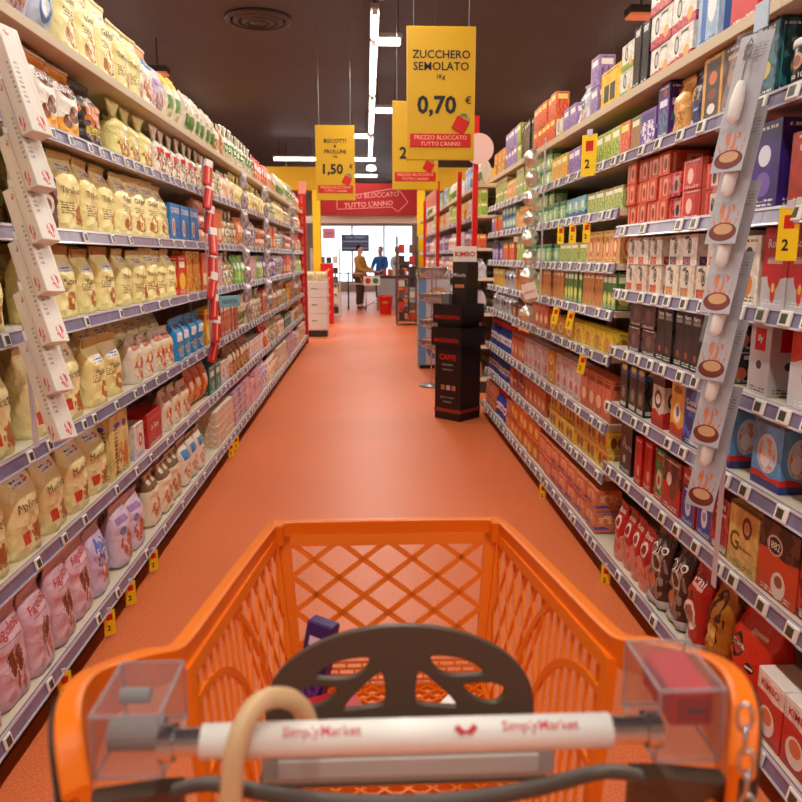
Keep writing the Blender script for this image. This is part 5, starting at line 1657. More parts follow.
# red packs strip
t = thing('clip_strip', 'clip strip of red packs between the second and third left bays', 'clip strip', (-1.0, 4.75, .78))
b = MB(); b.box(-.002, .002, -.015, .015, 0, 1.24); build('strip', b, M_railc, t)
rp = pack_mat('print_red_stick', (206, 34, 36), [('r', .5, .86, .5, .14, (236, 226, 220)), ('r', .5, .4, .12, .3, (240, 150, 130))])
b = MB(); b.box(-.026, .026, -.014, .014, -.17, 0, c=.003); ME_RP = b.mesh('red_stick', [rp])
for i in range(9):
    o = put('sweet_stick', ME_RP)
    o.location = (-.965 + .012 * (i % 2), 4.75 + (-.02 if i % 2 else .02), 2.0 - .135 * i)
    o.rotation_euler = (Matrix.Rotation(PI / 2 - R(40), 4, 'Z') @ Matrix.Rotation(R(-15 + (i % 3) * 5), 4, 'X') @ Matrix.Rotation(R(random.uniform(10, 24)), 4, 'Y')).to_euler()
    tag(o, 'red stick pack, %s down on the strip beside the blue boxes' % ORD[i], 'packet', 'red packs hung on the clip strip')
# silver packs strips farther along the left
sp_ = pack_mat('print_silver_pack', (196, 190, 190), [('n', .5, .5, .5, .5, (140, 110, 120), 6), ('r', .5, .8, .4, .08, (236, 232, 230))], rough=.25, metal=.4)
me_s, _ = make_bag(.11, .05, .15, 'pillow', sp_, 3.3, .006)
for q, y in enumerate((6.12, 7.4, 9.9)):
    for i in range(8):
        o = put('hanging_packet', me_s)
        o.location = (-.97, y + (.02 if i % 2 else -.02), 1.93 - .145 * i)
        o.rotation_euler = (R(0), R(random.uniform(-8, 8)), PI / 2 + R(random.uniform(-25, 10)))
        tag(o, 'silver packet, %s down on the %s strip beyond the red packs' % (ORD[i], ORD[q]), 'packet', 'silver packets hung along the left shelving')
# right: kitchen tool cards on a strip under the top shelf
t = thing('clip_strip', 'clip strip with pale blue header hung from the top right shelf', 'clip strip', (1.03, 2.03, 1.0))
b = MB(); b.box(-.002, .002, -.012, .012, -.55, 1.0); build('strip', b, M_railc, t)
b = MB(); b.box(-.004, .0, -.035, .035, 1.0, 1.07, c=.001); build('header', b, mat('pale_blue_card', (176, 196, 214), .4), t)
b = MB(); b.tube([(0, 0, 1.07), (.02, 0, 1.1), (.06, 0, 1.1)], .003, 6); build('hook', b, M_steel, t)
card = pack_mat('print_tool_card', (170, 170, 178), [('e', .3, .9, .12, .03, (120, 70, 60)), ('n', .5, .2, .4, .1, (206, 120, 80), 6), ('e', .5, .09, .44, .07, (110, 40, 30)), ('e', .5, .11, .3, .04, (196, 150, 110)), ('t', .7, .86, .2, .06, (120, 116, 116), 5)])
b = MB(); b.box(-.05, .05, -.0008, .0008, -.36, 0, c=.0003); ME_CARD = b.mesh('card', [card])
b = MB()
b.lathe([(.004, -.24), (.016, -.225), (.018, -.18), (.012, -.14), (.008, -.13)], 12, 0, (0, -.018, 0))
ME_TH = b.mesh('tool_handle', [M_white], True)
b = MB()
b.tube([(0, -.018, -.13), (0, -.018, -.06), (-.012, -.018, -.04), (0, -.018, -.02), (.012, -.018, -.04), (0, -.018, -.06)], .0028, 8)
b.box(-.012, .012, -.02, -.017, -.075, -.035)
ME_TB = b.mesh('tool_blade', [M_chrome])
b = MB()
b.box(-.032, .032, -.036, -.0345, -.26, -.01, c=.0005)
for s in (-1, 1):
    b.box(s * .032 - .001, s * .032 + .001, -.036, -.001, -.26, -.01)
ME_BL = b.mesh('blister', [M_clear])
cards = [(1.99 - .185 * i, 13, -6) for i in range(6)]
for i, (z, tl, tw) in enumerate(cards):
    o = put('peeler_card', ME_CARD)
    o.location = (1.018, 2.02, z)
    o.rotation_euler = (Matrix.Rotation(-PI / 2 + R(30 + tw), 4, 'Z') @ Matrix.Rotation(R(-tl), 4, 'X')).to_euler()
    tag(o, 'kitchen peeler on grey card, %s down on the strip by the black tins' % ORD[i], 'kitchen tool', 'peelers on cards hung on the clip strip')
    put('tool_handle', ME_TH, o); put('tool_blade', ME_TB, o); put('blister', ME_BL, o)
# steel tea infusers on a strip
t = thing('clip_strip', 'clip strip of steel tea infusers between the tea boxes, right', 'clip strip', (1.04, 4.46, 1.15))
b = MB(); b.box(-.002, .002, -.012, .012, 0, .95); build('strip', b, M_railc, t)
b = MB()
b.lathe([(.002, -.06), (.03, -.052), (.052, -.03), (.06, 0), (.061, .004), (.06, .006), (.05, .034), (.028, .054), (.002, .06)], 18)
ME_TI = b.mesh('infuser', [mat('bright_steel', (232, 228, 212), .32, metal=.85)], True)
b = MB(); b.tube([(0, 0, .058), (.008, 0, .066), (.014, 0, .07)], .004, 6); ME_TC = b.mesh('chain', [M_chrome])
for i in range(9):
    o = put('tea_infuser', ME_TI)
    q = random.uniform(.76, .92)
    o.scale = (q, q, q)
    o.location = (.965 + .01 * (i % 2), 4.45 + .02 * (i % 2), 1.98 - .112 * i)
    o.rotation_euler = (R(random.uniform(-20, 20)), R(random.uniform(-20, 20)), R(random.uniform(0, 90)))
    tag(o, 'shiny steel tea infuser, %s down on its strip beside green tea' % ORD[i], 'tea infuser', 'tea infusers hung on the clip strip')
    put('chain', ME_TC, o)
b = MB(); b.box(-.05, .05, -.002, .002, -.09, 0, c=.001)
b.text('VALENTI', .018, lambda a, c: (a, -.003, -.05 + c), 1, maxw=.08)
o = put('hanging_card', b.mesh('card', [mat('cream_card', (232, 214, 204), .5), M_red])); o.location = (.93, 4.3, 1.27); o.rotation_euler = (R(8), R(-14), R(-50))
tag(o, 'small cream card hanging at the foot of the tea infuser strip', 'card')

# ------------------------------------------------------------------ yellow price flags on the rails
b = MB(); b.box(-.022, .022, -.0008, .0008, -.1, 0, c=.0003); b.text('2', .022, lambda a, c: (a - .004, -.0012, -.07 + c), 1, bold=.03); b.box(-.01, .012, -.0013, -.0008, -.04, -.015, 2)
ME_FL = b.mesh('flag', [M_yel, M_ink, M_redpl])
b = MB(); b.box(-.008, .008, -.002, .004, -.004, .012, c=.001); ME_CL = b.mesh('flag_clip', [M_railc])


def flag(side, x, y, z, label, s=1.0, yaw=0, roll=0):
    o = put('price_flag', ME_FL)
    o.location = (x, y, z)
    o.rotation_euler = (0, R(roll), (PI / 2 if side < 0 else -PI / 2) + R(yaw))
    o.scale = (s, 1, s)
    put('flag_clip', ME_CL, o)
    tag(o, label, 'price flag', 'yellow price flags on the shelf rails')


for px_, lab in ((64, 'yellow price flag beside the trolley, under the pink breadstick bags'), (109, 'yellow price flag on the bottom left rail, under the last pink bags'), (130, 'yellow price flag on the bottom left rail, under the lilac blue bags'), (153, 'yellow price flag on the bottom left rail, under the lilac biscuit bags'), (231, 'yellow price flag on the bottom left rail, under the toast trays'), (236, 'farther yellow price flag under the stacked toast trays')):
    flag(-1, LX0 + .018, aisle_y(px_, LX0 + .018, .1), .115, lab, 1, -50)
for px_, lab in ((606, 'yellow price flag on the bottom right rail, before the red coffee bricks'), (543, 'yellow price flag on the bottom right rail, under the salmon boxes')):
    flag(1, RX0 - .018, aisle_y(px_, RX0 - .018, .07), .085, lab, 1, 50)
for px_, z, lab in ((561, 1.59, 'left one of three yellow flags under the green tea boxes'), (573, 1.59, 'middle one of three yellow flags under the green tea boxes'), (587, 1.59, 'right one of three yellow flags under the green tea boxes'), (557, 1.14, 'left yellow flag under the slim amber infusion boxes'), (572, 1.14, 'right yellow flag under the slim amber infusion boxes'), (584, .94, 'yellow flag under the yellow capsule cartons')):
    flag(1, RX - .02, aisle_y(px_, RX - .02, z), z, lab, 1, 40, 12 if z < 1.5 else 0)
flag(1, RX - .04, aisle_y(588, RX - .04, 1.8), 1.99, 'tall yellow flag standing before the yellow tea boxes', 1.9, 40)
flag(1, RX - .025, aisle_y(789, RX - .025, 1.5), 1.545, 'large yellow price flag at the right edge, above the red coffee boxes', 1.35, 25)
flag(-1, LX + .02, aisle_y(28, LX + .02, 1.8), 1.9, 'yellow price flag beside the topmost white box', 1, -40)
# pale blue shelf talker
t = thing('shelf_sign', 'small pale blue sign on a clear stem before the honey boxes', 'sign', (-.98, 5.35, .85), R(60))
b = MB(); b.box(-.012, .012, -.001, .001, 0, .24); build('stem', b, M_clear, t)
b = MB(); b.box(-.11, .11, -.003, .003, .22, .30, c=.002); b.text('NOVITA', .03, lambda a, c: (a, -.004, .26 + c), 1, maxw=.16); build('board', b, [mat('pale_teal_card', (126, 176, 190), .4), M_ink], t)

# ------------------------------------------------------------------ black coffee display
M_bk = mat('black_brown_card', (34, 22, 20), .45)
t = thing('display_stand', 'dark cardboard coffee display stand with red lettering and white header', 'display stand', (.80, 6.5, 0), R(-45))
b = MB(); b.box(-.145, .145, -.145, .145, 0, .66, c=.004); b.box(-.148, .148, -.148, .148, .07, .10, 1)
for fx, rot in ((0, 0), (1, 1)):
    def fn(zc, k=1.0):
        if not rot:
            return lambda a, c: (a, -.1465, zc + c)
        return lambda a, c: (-.1465, -a, zc + c)
    b.text('CAFFE', .05, fn(.56), 2, bold=.02)
    b.text('espresso', .024, fn(.49), 3)
    b.text('napoletano', .024, fn(.45), 3)
    b.text('gusto e aroma', .02, fn(.2), 3, maxw=.26)
    b.text('intenso', .02, fn(.165), 3)
    for q in range(3):
        b.box(*((-.07 + q * .06, -.03 + q * .06, -.1485, -.145, .27, .31) if not rot else (-.1485, -.145, -.07 + q * .06, -.03 + q * .06, .27, .31)), mi=(4 if q != 1 else 3))
build('base', b, [M_bk, mat('rust_band', (150, 56, 30), .5), mat('dim_red_print', (206, 34, 26), .5), mat('dim_white_print', (190, 182, 176), .5), mat('tan_print', (186, 120, 70), .5)], t)
for k, (w, z0, z1, dx) in enumerate(((.168, .66, .82, 0), (.2, .86, .88, 0), (.16, .86, 1.02, 0))):
    if k == 1:
        b = MB(); b.box(-.13, .13, -.13, .13, .82, .86); build('neck', b, M_bk, t); continue
    b = MB()
    T = .006
    b.box(-w, w, -w, w, z0, z0 + T)
    b.box(-w, w, -w, -w + T, z0, z1); b.box(-w, w, w - T, w, z0, z1)
    b.box(-w, -w + T, -w, w, z0, z1); b.box(w - T, w, -w, w, z0, z1)
    b.text('MACCHIATO', .034, lambda a, c: (a, -w - .002, z0 + .05 + c), 1, bold=.02)
    b.text('MACCHIATO', .034, lambda a, c: (-w - .002, -a, z0 + .05 + c), 1, bold=.02)
    build('tray', b, [M_bk, MATS['dim_red_print']], t)
b = MB(); b.box(-.02, .14, -.07, .09, .866, 1.38, c=.004); b.text('Miscela', .04, lambda a, c: (.06 + a, -.072, 1.27 + c), 1, bold=.01, maxw=.13); b.box(.01, .11, -.073, -.07, 1.16, 1.19, 2)
build('column', b, [M_bk, MATS['dim_white_print'], MATS['tan_print']], t)
b = MB(); Mk = Matrix.Translation((.06, 0, 0)) @ Matrix.Rotation(R(38), 4, 'Z'); b.box(-.1, .1, -.004, .002, 1.38, 1.51, M=Mk, c=.002); b.text('KIMBO', .052, lambda a, c: Mk @ Vector((a, -.0055, 1.445 + c)), 1, bold=.03, maxw=.17)
build('header', b, [mat('white_header_card', (240, 230, 220), .5), M_red], t)
b = MB(); b.box(-.043, .043, -.043, .043, 0, .24, c=.003)
o = put('coffee_packet', b.mesh('packet', [mat('grey_packet', (120, 112, 108), .5)])); o.location = (.705, 6.5, .868); o.rotation_euler = (0, 0, R(-45))
tag(o, 'grey packet standing in the upper tray of the dark coffee display', 'packet')
# tiered wire sweet stand with clear bowls
t = thing('sweet_stand', 'wire stand with round foot and clear bowls behind the coffee display', 'display stand', (.72, 8.15, 0))
b = MB(); b.lathe([(.15, 0), (.15, .008), (.03, .014), (.01, .02)], 28); build('foot', b, M_steel, t, True)
b = MB()
for k in range(3):
    a = 2 * PI * k / 3
    b.tube([(.03 * math.cos(a), .03 * math.sin(a), .01), (.03 * math.cos(a), .03 * math.sin(a), 1.33)], .005, 6)
build('post', b, M_chrome, t)
for i, z in enumerate((.42, .64, .92, 1.20)):
    b = MB(); b.lathe([(.05, 0), (.12, .03), (.165, .09), (.17, .11), (.162, .11), (.115, .04), (.05, .008)], 24)
    build('bowl', b, mat('bowl_plastic', (240, 236, 236), .08, trans=.85, ior=1.2), t, True).location = (0, 0, z)
M_sw = [mat('sweet_%d' % i, c, .3) for i, c in enumerate(((240, 170, 60), (226, 60, 60), (240, 226, 200), (220, 130, 150)))]
MES = []
for m in M_sw:
    b = MB(); b.lathe([(.002, 0), (.028, .008), (.034, .025), (.026, .042), (.002, .05)], 10, sx=1.4); MES.append(b.mesh('sweet', [m], True))
TIER = ['lowest', 'second lowest', 'third', 'top']
for i, z in enumerate((.42, .64, .92, 1.20)):
    for j in range(6):
        a = j * PI / 3 + i
        o = put('wrapped_sweet', MES[(j + i) % 4]); o.location = (.72 + .07 * math.cos(a), 8.15 + .07 * math.sin(a), z + .064); o.rotation_euler = (0, 0, a)
        tag(o, 'wrapped sweet in the %s clear bowl of the wire stand' % TIER[i], 'sweet', 'sweets in the %s bowl' % TIER[i])
# spiral printed panel display
t = thing('display_stand', 'tall display with blue, white and tan swirl print beyond the sweet stand', 'display stand', (.85, 9.6, 0))
sw = pack_mat('print_swirl', (206, 214, 226), [('r', .12, .5, .12, .5, (110, 160, 214)), ('e', .6, .78, .34, .13, (206, 166, 120)), ('e', .6, .78, .22, .08, (226, 226, 232)), ('e', .66, .5, .36, .12, (200, 160, 116)), ('e', .66, .5, .22, .07, (120, 164, 212)), ('e', .6, .2, .34, .13, (110, 130, 190)), ('e', .6, .2, .22, .07, (226, 206, 170))])
b = MB(); b.box(-.2, .2, -.15, .15, .05, 1.15, c=.004); build('body', b, sw, t)
b = MB(); b.box(-.17, .17, -.12, .12, 0, .05); build('base', b, M_dark, t)
b = MB(); b.box(-.21, .21, -.16, .16, 1.15, 1.18, c=.002); b.box(-.21, -.2, -.16, .16, 1.18, 1.26); b.box(.2, .21, -.16, .16, 1.18, 1.26); b.box(-.21, .21, -.16, -.15, 1.18, 1.26); build('tray', b, MATS['bowl_plastic'], t)
# red uprights along the right, with flags
for i, (x, y, h, lab) in enumerate(((1.04, 7.3, 2.72, 'tall red upright with red flag, nearest behind the coffee display'), (1.04, 8.55, 2.35, 'second red upright along the far right shelving'), (1.04, 11.1, 2.5, 'third red upright along the far right shelving, with flag'), (1.04, 13.6, 2.4, 'farthest red upright along the right shelving'))):
    t = thing('aisle_upright', lab, 'post', (x, y, 0), 0, 'red uprights at the right shelving')
    b = MB(); b.box(-.025, .025, -.03, .03, 0, h, c=.004); build('post', b, M_redpl, t)
    if i in (0, 2):
        b = MB(); b.idx([(-.03, -.02, h - .1), (-.03, .02, h - .1), (-.17, .02, h - .22), (-.17, -.02, h - .22), (-.03, -.02, h - .34), (-.03, .02, h - .34), (-.17, .02, h - .38), (-.17, -.02, h - .38)], [(0, 1, 2, 3), (7, 6, 5, 4), (0, 3, 7, 4), (1, 5, 6, 2), (3, 2, 6, 7), (0, 4, 5, 1)])
        build('flag', b, mat('pale_red_flag', (236, 150, 130), .5), t)
    if i == 0:
        b = MB(); b.lathe([(.0, -.012), (.14, -.012), (.14, .012), (0, .012)], 24); b.v = [(v[0] + .02, v[2] - .05, v[1] + 2.42) for v in b.v]
        build('disc_sign', b, mat('pink_disc', (236, 196, 186), .5), t)
# red end frame of the left shelving
t = thing('gondola_end_panel', 'red panel with pale marks closing the far end of the left shelving', 'end panel', (-1.05, 12.46, 0))
b = MB(); b.box(-.06, .06, -.03, .03, 0, 2.5, c=.004)
for k in range(14):
    b.text('SCONTO' if k % 2 else 'OFFERTA', .05, lambda a, c: (c * .9, -.032, .25 + .16 * k + a * .55), 1, bold=.01, maxw=.2)
build('panel', b, [M_redpl, mat('pale_red_print', (240, 160, 140), .5)], t)
b = MB(); b.box(-.05, .07, -.035, .035, 2.42, 2.62, c=.004); build('flag', b, MATS['pale_red_flag'], t)
# white drawer cabinet with bags on it
t = thing('drawer_cabinet', 'white drawer stand on dark base at the far left end', 'cabinet', (-.93, 13.6, 0))
b = MB(); b.box(-.22, .22, -.2, .2, .12, 1.0, c=.004); build('body', b, M_white, t)
b = MB(); b.box(-.2, .2, -.18, .18, 0, .12); build('base', b, M_dark, t)
for k in range(3):
    b = MB(); b.box(-.205, .205, -.212, -.2, .14 + k * .285, .41 + k * .285, c=.003); d = build('drawer', b, mat('off_white_drawer', (226, 220, 212), .4), t)
    b = MB(); b.box(-.07, .03, -.222, -.212, .29 + k * .285, .305 + k * .285); build('handle', b, M_steel, d)
mb_, _ = make_bag(.2, .12, .16, 'pillow', pack_mat('print_pale_sack', (236, 222, 180), [('n', .5, .5, .4, .3, (210, 180, 110), 6)]), 2, .012)
for i, (dx, dy, rz) in enumerate(((-.11, -.09, .1), (.11, -.09, -.1), (-.11, .09, .1), (.11, .09, .1))):
    o = put('pasta_sack', mb_); o.location = (-.93 + dx, 13.6 + dy, 1.0); o.rotation_euler = (0, 0, rz)
    tag(o, 'pale cream sack on the white drawer stand, %s' % ('front left', 'front right', 'rear left', 'rear right')[i], 'bag', 'sacks on the drawer stand')
# red display behind it
t = thing('display_stand', 'narrow red display with slanted pale marks beyond the drawer stand', 'display stand', (-.86, 16.2, 0))
b = MB(); b.box(-.13, .13, -.15, .15, 0, 1.28, c=.004)
for k in range(6):
    b.bar((-.06, -.152, .18 + k * .18), (.06, -.152, .27 + k * .18), .04, .004, (0, 1, 0), 1)
build('body', b, [M_redpl, MATS['pale_red_print']], t)
# racks before the tills
def rack(label, x, y, w, d, h, n, cols, frame):
    t = thing('wire_rack', label, 'rack', (x, y, 0))
    b = MB()
    for sx in (-1, 1):
        for sy in (-1, 1):
            b.box(sx * w / 2 - .012, sx * w / 2 + .012, sy * d / 2 - .012, sy * d / 2 + .012, 0, h)
    build('frame', b, frame, t)
    for k in range(n):
        z = .1 + (h - .2) * k / n
        b = MB(); b.box(-w / 2, w / 2, -d / 2, d / 2, z - .015, z, c=.002); build('shelf', b, frame, t)
        m = int(w / .15)
        for j in range(m):
            hh = (h - .2) / n * random.uniform(.5, .8)
            b = MB(); b.box(-.055, .055, -d * .38, d * .38, 0, hh, c=.003)
            o = put('packet', b.mesh('packet', [mat('rack_print_%d' % cols[(j + k) % len(cols)], PAL[cols[(j + k) % len(cols)]], .45)]))
            o.location = (x - w / 2 + .1 + j * (w - .2) / max(m - 1, 1), y, z + .001)
            tag(o, 'small packet, %s from left on the %s shelf of %s' % (ORD[j], ORD[k], label.split(',')[0].replace('wire ', '')), 'packet', 'packets on the racks by the tills')
    return t


PAL = [(226, 214, 196), (206, 60, 50), (70, 50, 44), (240, 226, 190), (120, 90, 70), (226, 120, 60), (90, 110, 150)]
rack('pale green rack, before the tills left', -.98, 17.9, .66, .4, 1.62, 6, [0, 3, 4, 2], mat('pale_green_metal', (196, 200, 182), .5))
rack('tall brown rack, before the tills right', .84, 15.9, .42, .5, 1.85, 7, [2, 1, 4, 0, 2], mat('rack_brown', (96, 74, 64), .5))
rack('low red rack, behind the brown rack', .85, 18.1, .3, .4, 1.3, 5, [1, 2, 5], mat('rack_dark', (70, 56, 54), .5))
# red basket on the floor
t = thing('shopping_basket', 'red plastic shopping basket standing on the floor near the tills', 'basket', (.46, 18.85, 0))
b = MB()
b.lathe([(.13, 0), (.14, .01), (.18, .42), (.205, .43), (.205, .45), (.17, .45), (.125, .03)], 24)
build('body', b, mat('basket_red', (222, 44, 28), .4), t, True)
b = MB(); b.text('SPESA', .05, lambda a, c: (.172 * math.sin(a / .172), -.172 * math.cos(a / .172) - .004, .3 + c), 0, bold=.01); build('lettering', b, MATS['pale_red_print'], t)
b = MB(); b.tube([(.19 * math.cos(PI * k / 12), .03, .44 + .03 * math.sin(PI * k / 12)) for k in range(13)], .01, 8); build('handle', b, M_redpl, t)
# till gate and small trolley with sign
t = thing('till_barrier', 'grey tubular barrier by the tills, left of the person in tan', 'barrier', (-.62, 20.6, 0))
b = MB()
for x in (-.25, .1):
    b.tube([(x, 0, 0), (x, 0, 1.02)], .022, 10)
build('post', b, mat('dark_blue_steel', (70, 74, 90), .35, metal=.5), t, True)
b = MB(); b.tube([(-.25, 0, .98), (.1, 0, .98), (.55, -.1, .98)], .015, 8); b.tube([(.1, 0, .7), (.55, -.1, .7)], .015, 8); build('rail', b, M_white, t, True)
t = thing('flatbed_trolley', 'small wire trolley with a white sign before the tills', 'trolley', (.12, 20.1, 0))
b = MB()
for x in (-.16, .16):
    for y in (-.2, .2):
        b.tube([(x, y, .08), (x * .9, y * .9, .92)], .012, 8)
b.tube([(-.3, -.2, .05), (.1, -.2, .26), (.3, -.2, .28)], .012, 8)
b.tube([(-.16, -.2, .92), (.16, -.2, .92), (.16, .2, .92), (-.16, .2, .92)], .014, 8, closed=True)
build('frame', b, M_chrome, t, True)
b = MB(); b.box(-.22, .22, -.235, -.22, .68, .92, c=.003); b.lathe([(0, 0), (.075, 0), (.075, .008), (0, .008)], 20, 1)
nn = 80; b.v[-nn:] = [(v[0] - .1, -.236 - v[2], v[1] + .8) for v in b.v[-nn:]]
b.lathe([(0, 0), (.075, 0), (.075, .008), (0, .008)], 20, 2); b.v[-nn:] = [(v[0] + .1, -.236 - v[2], v[1] + .8) for v in b.v[-nn:]]
build('sign', b, [M_white, M_redpl, mat('sign_green', (50, 130, 70), .5)], t)
for x, y in ((-.16, -.2), (.16, -.2), (-.16, .2), (.16, .2)):
    b = MB(); b.tube([(x - .012, y, .045), (x + .012, y, .045)], .043, 14); build('wheel', b, M_dark, t)
# till counter
t = thing('till_counter', 'checkout counter with dark top behind the person in tan', 'counter', (.85, 22.4, 0))
b = MB(); b.box(-.55, .55, -.9, .9, 0, .82, c=.01); build('body', b, mat('till_grey', (176, 178, 184), .4), t)
b = MB(); b.box(-.57, .57, -.92, .92, .82, .88, c=.006); build('top', b, M_dark, t)
b = MB(); b.box(.1, .4, -.3, -.26, 1.0, 1.3, c=.006); b.box(.23, .27, -.3, -.26, .88, 1.0); build('screen', b, M_dark, t)
for i, (dx, c, lab) in enumerate(((-.35, 1, 'red carton on the checkout counter'), (-.2, 5, 'orange carton on the checkout counter'), (-.06, 3, 'cream carton on the checkout counter'))):
    b = MB(); b.box(-.06, .06, -.08, .08, 0, .2, c=.004)
    o = put('carton', b.mesh('carton', [mat('rack_print_%d' % c, PAL[c], .45)])); o.location = (.85 + dx, 21.7, .881); tag(o, lab, 'box', 'cartons on the counter')
# boards hung before the window
t = thing('notice_board', 'dark blue notice board with pale lines hung before the bright window', 'sign', (-.42, 27.5, 1.62))
b = MB(); b.box(-.5, .5, 0, .05, 0, .6, c=.005); b.text('SALDI  OFFERTE', .07, lambda a, c: (a, -.003, .5 + c), 1)
for k in range(3):
    b.box(-.45, .45, -.004, 0, .1 + k * .12, .13 + k * .12, 1 if k != 1 else 2)
build('board', b, [mat('slate_blue_board', (58, 78, 112), .4), mat('pale_blue_print', (176, 190, 214), .5), mat('dull_red_print', (150, 70, 80), .5)], t)
b = MB()
for s in (-1, 1):
    b.tube([(s * .45, .02, .6), (s * .45, .02, ZC - 1.62)], .006, 6)
build('wire', b, M_steel, t)
t = thing('notice_board', 'small pink sign hung before the window, left', 'sign', (-1.22, 24.5, 2.0))
b = MB(); b.box(-.2, .2, 0, .03, 0, .33, c=.004); b.text('CASSA', .06, lambda a, c: (a, -.003, .17 + c), 1, bold=.02); build('board', b, [mat('pink_sign', (236, 150, 176), .5), M_redpl], t)
b = MB()
for s in (-1, 1):
    b.tube([(s * .17, .02, .33), (s * .17, .02, ZC - 2.0)], .005, 6)
build('wire', b, M_steel, t)

# ------------------------------------------------------------------ people
def skin_mesh(name, verts, edges, radii, m, parent, lv=2):
    me = bpy.data.meshes.new(name)
    me.from_pydata(verts, edges, [])
    o = bpy.data.objects.new(name, me)
    COL.objects.link(o)
    o.parent = parent
    bpy.context.view_layer.objects.active = o
    md = o.modifiers.new('skin', 'SKIN')
    md.use_smooth_shade = True
    if not me.skin_vertices:
        me.attributes.new('skin_vertices', 'FLOAT', 'POINT')
    for i, r_ in enumerate(radii):
        me.skin_vertices[0].data[i].radius = r_ if isinstance(r_, tuple) else (r_, r_)
        me.skin_vertices[0].data[i].use_root = (i == 0)
    sb = o.modifiers.new('sub', 'SUBSURF'); sb.levels = lv; sb.render_levels = lv
    dg = bpy.context.evaluated_depsgraph_get()
    m2 = bpy.data.meshes.new_from_object(o.evaluated_get(dg))
    m2.name = name
    m2.materials.clear(); m2.materials.append(m)
    o.modifiers.clear()
    o.data = m2
    bpy.data.meshes.remove(me)
    return o


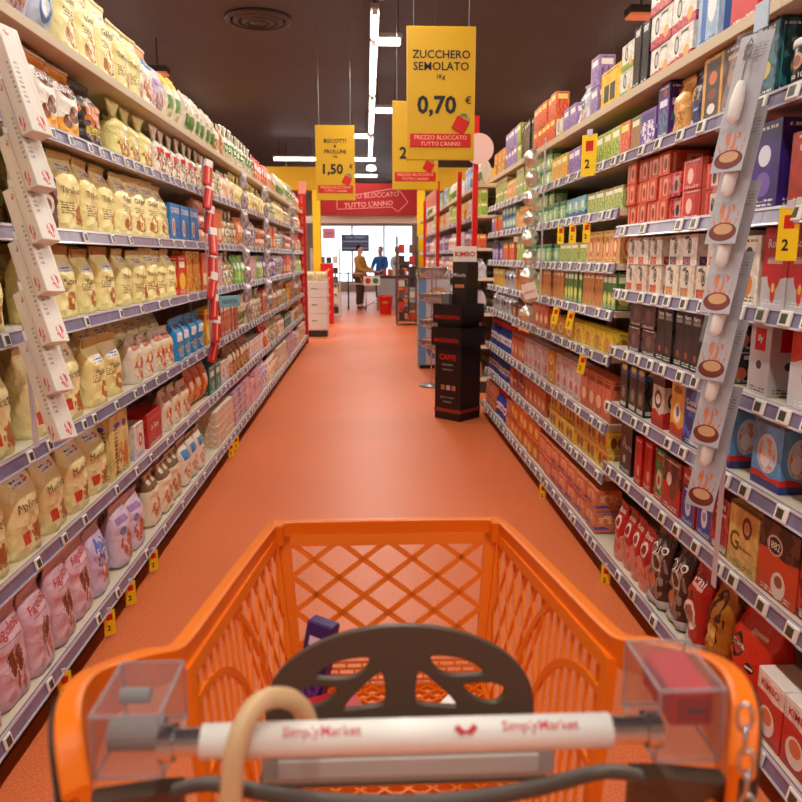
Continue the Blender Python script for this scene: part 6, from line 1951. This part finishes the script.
def person(label, loc, rz, top, legs, hair, arm_z=1.0, arm_y=-.42, h=1.0, skin=(206, 158, 130), coat_len=.55, shoe=(60, 40, 30)):
    """faces -y; left and right arms reach forward to (x, arm_y, arm_z)"""
    t = thing('person', label, 'person', loc, rz, None)
    V, E_, Rr = [], [], []

    def add(p, r_, frm=None):
        V.append((p[0] * h, p[1] * h, p[2] * h)); Rr.append(tuple(q * h for q in r_) if isinstance(r_, tuple) else r_ * h)
        if frm is not None:
            E_.append((frm, len(V) - 1))
        return len(V) - 1
    pel = add((0, 0, .95), (.15, .11))
    wst = add((0, 0, 1.1), (.13, .10), pel)
    chs = add((0, .01, 1.3), (.16, .115), wst)
    nk0 = add((0, .01, 1.44), .07, chs)
    nk = add((0, 0, 1.50), .052, nk0)
    hd = add((0, -.015, 1.57), (.066, .078), nk)
    hm = add((0, -.01, 1.64), (.075, .092), hd)
    ht = add((0, .0, 1.70), (.06, .075), hm)
    nose = add((0, -.105, 1.605), .012, hd)
    for s in (-1, 1):
        sh = add((s * .17, .01, 1.39), .062, chs)
        el = add((s * .23, -.06, 1.13), .045, sh)
        wr = add((s * .18, arm_y + .08, arm_z), .028, el)
        pm = add((s * .17, arm_y, arm_z - .005), (.036, .018), wr)
        for k in range(4):
            f1 = add((s * .17 + (k - 1.5) * .018, arm_y - .05, arm_z - .01), .008, pm)
            add((s * .17 + (k - 1.5) * .018, arm_y - .075 + .006 * abs(k - 1.4), arm_z - .035), .007, f1)
        th = add((s * (.17 - .04), arm_y - .025, arm_z), .009, pm)
        hp_ = add((s * .09, 0, .86), .09, pel)
        kn = add((s * .095, -.01, .48), .058, hp_)
        an = add((s * .095, .015, .09), .04, kn)
        add((s * .1, -.1, .035), .034, an)
    body = skin_mesh('body', V, E_, Rr, mat('skin_%d' % skin[0], skin, .5), t)

    def wear(name, chain, m):
        vs, es, rs = [], [], []
        for ch_ in chain:
            pr = None
            for p, r_ in ch_:
                q = (p[0] * h, p[1] * h, p[2] * h)
                if q in vs:
                    j = vs.index(q)
                else:
                    vs.append(q); rs.append(tuple(a * h for a in r_) if isinstance(r_, tuple) else r_ * h); j = len(vs) - 1
                if pr is not None:
                    es.append((pr, j))
                pr = j
        return skin_mesh(name, vs, es, rs, m, t)
    tm = mat('cloth_%d_%d' % (top[0], top[2]), top, .8, noise_amt=.06, noise_scale=18)
    lm = mat('cloth_%d_%d' % (legs[0], legs[2]), legs, .8, noise_amt=.06, noise_scale=18)
    tor = [((0, 0, 1.1), (.165, .14)), ((0, .01, 1.3), (.19, .15)), ((0, .01, 1.42), (.10, .09))]
    hem = [((0, 0, 1.1), (.165, .14)), ((0, 0, .95), (.185, .155)), ((0, 0, coat_len + .12), (.19, .16))]
    arms = [[((0, .01, 1.3), (.19, .15)), ((s * .175, .01, 1.38), .082), ((s * .235, -.06, 1.13), .066), ((s * .185, arm_y + .1, arm_z + .005), .048)] for s in (-1, 1)]
    wear('coat', [tor, hem] + arms, tm)
    wear('trousers', [[((0, 0, .93), (.15, .12)), ((s * .09, 0, .84), .102), ((s * .095, -.01, .48), .075), ((s * .095, .015, .11), .062)] for s in (-1, 1)], lm)
    for s in (-1, 1):
        wear('shoe', [[((s * .095, .05, .05), .045), ((s * .1, -.06, .043), .045), ((s * .102, -.15, .03), .028)]], mat('shoe_%d' % shoe[0], shoe, .4))
    hm_ = mat('hair_%d' % hair[0], hair, .6)
    wear('hair', [[((0, .07, 1.56), .05), ((0, .05, 1.63), .075), ((0, .02, 1.70), (.085, .09)), ((0, -.03, 1.74), (.06, .05))]], hm_)
    for s in (-1, 1):
        b = MB(); b.lathe([(.001, -.011), (.009, -.006), (.012, 0), (.009, .006), (.001, .011)], 10); b.v = [((v[0] + s * .03) * h, (v[1] - .093) * h, (v[2] + 1.635) * h) for v in b.v]
        build('eye', b, mat('eye_dark', (30, 24, 22), .3), t, True)
        b = MB(); b.lathe([(.001, -.03), (.012, -.018), (.016, .005), (.01, .025), (.001, .03)], 10, sx=.5, sy=1); b.v = [((v[0] + s * .078) * h, (v[1] + .005) * h, (v[2] + 1.62) * h) for v in b.v]
        build('ear', b, mat('skin_%d' % skin[0], skin, .5), t, True)
    b = MB(); b.box(-.024 * h, .024 * h, -.094 * h, -.085 * h, 1.556 * h, 1.564 * h, c=.002); build('mouth', b, mat('lip', (160, 84, 76), .5), t)
    return t


person('person in a tan coat and brown trousers standing at the tills', (-.2, 20.75, 0), R(62), (196, 150, 74), (76, 52, 44), (30, 24, 24), arm_z=1.02, arm_y=-.46)
person('person with grey hair in a blue top behind the till counter', (.42, 23.9, 0), R(-20), (44, 98, 176), (50, 52, 64), (104, 92, 84), arm_z=1.0, coat_len=.75)
person('person with pale grey hair in a light jacket at the till', (.96, 24.0, 0), R(30), (200, 210, 222), (60, 62, 74), (176, 170, 166), arm_z=1.02, coat_len=.75)

sc.view_settings.view_transform = 'Standard'
sc.view_settings.look = 'None'
sc.view_settings.gamma = 1
sc.view_settings.use_curve_mapping = False
sc.view_settings.exposure = -1.22
sc.cycles.max_bounces = 8
sc.cycles.transparent_max_bounces = 12
sc.cycles.sample_clamp_indirect = 6
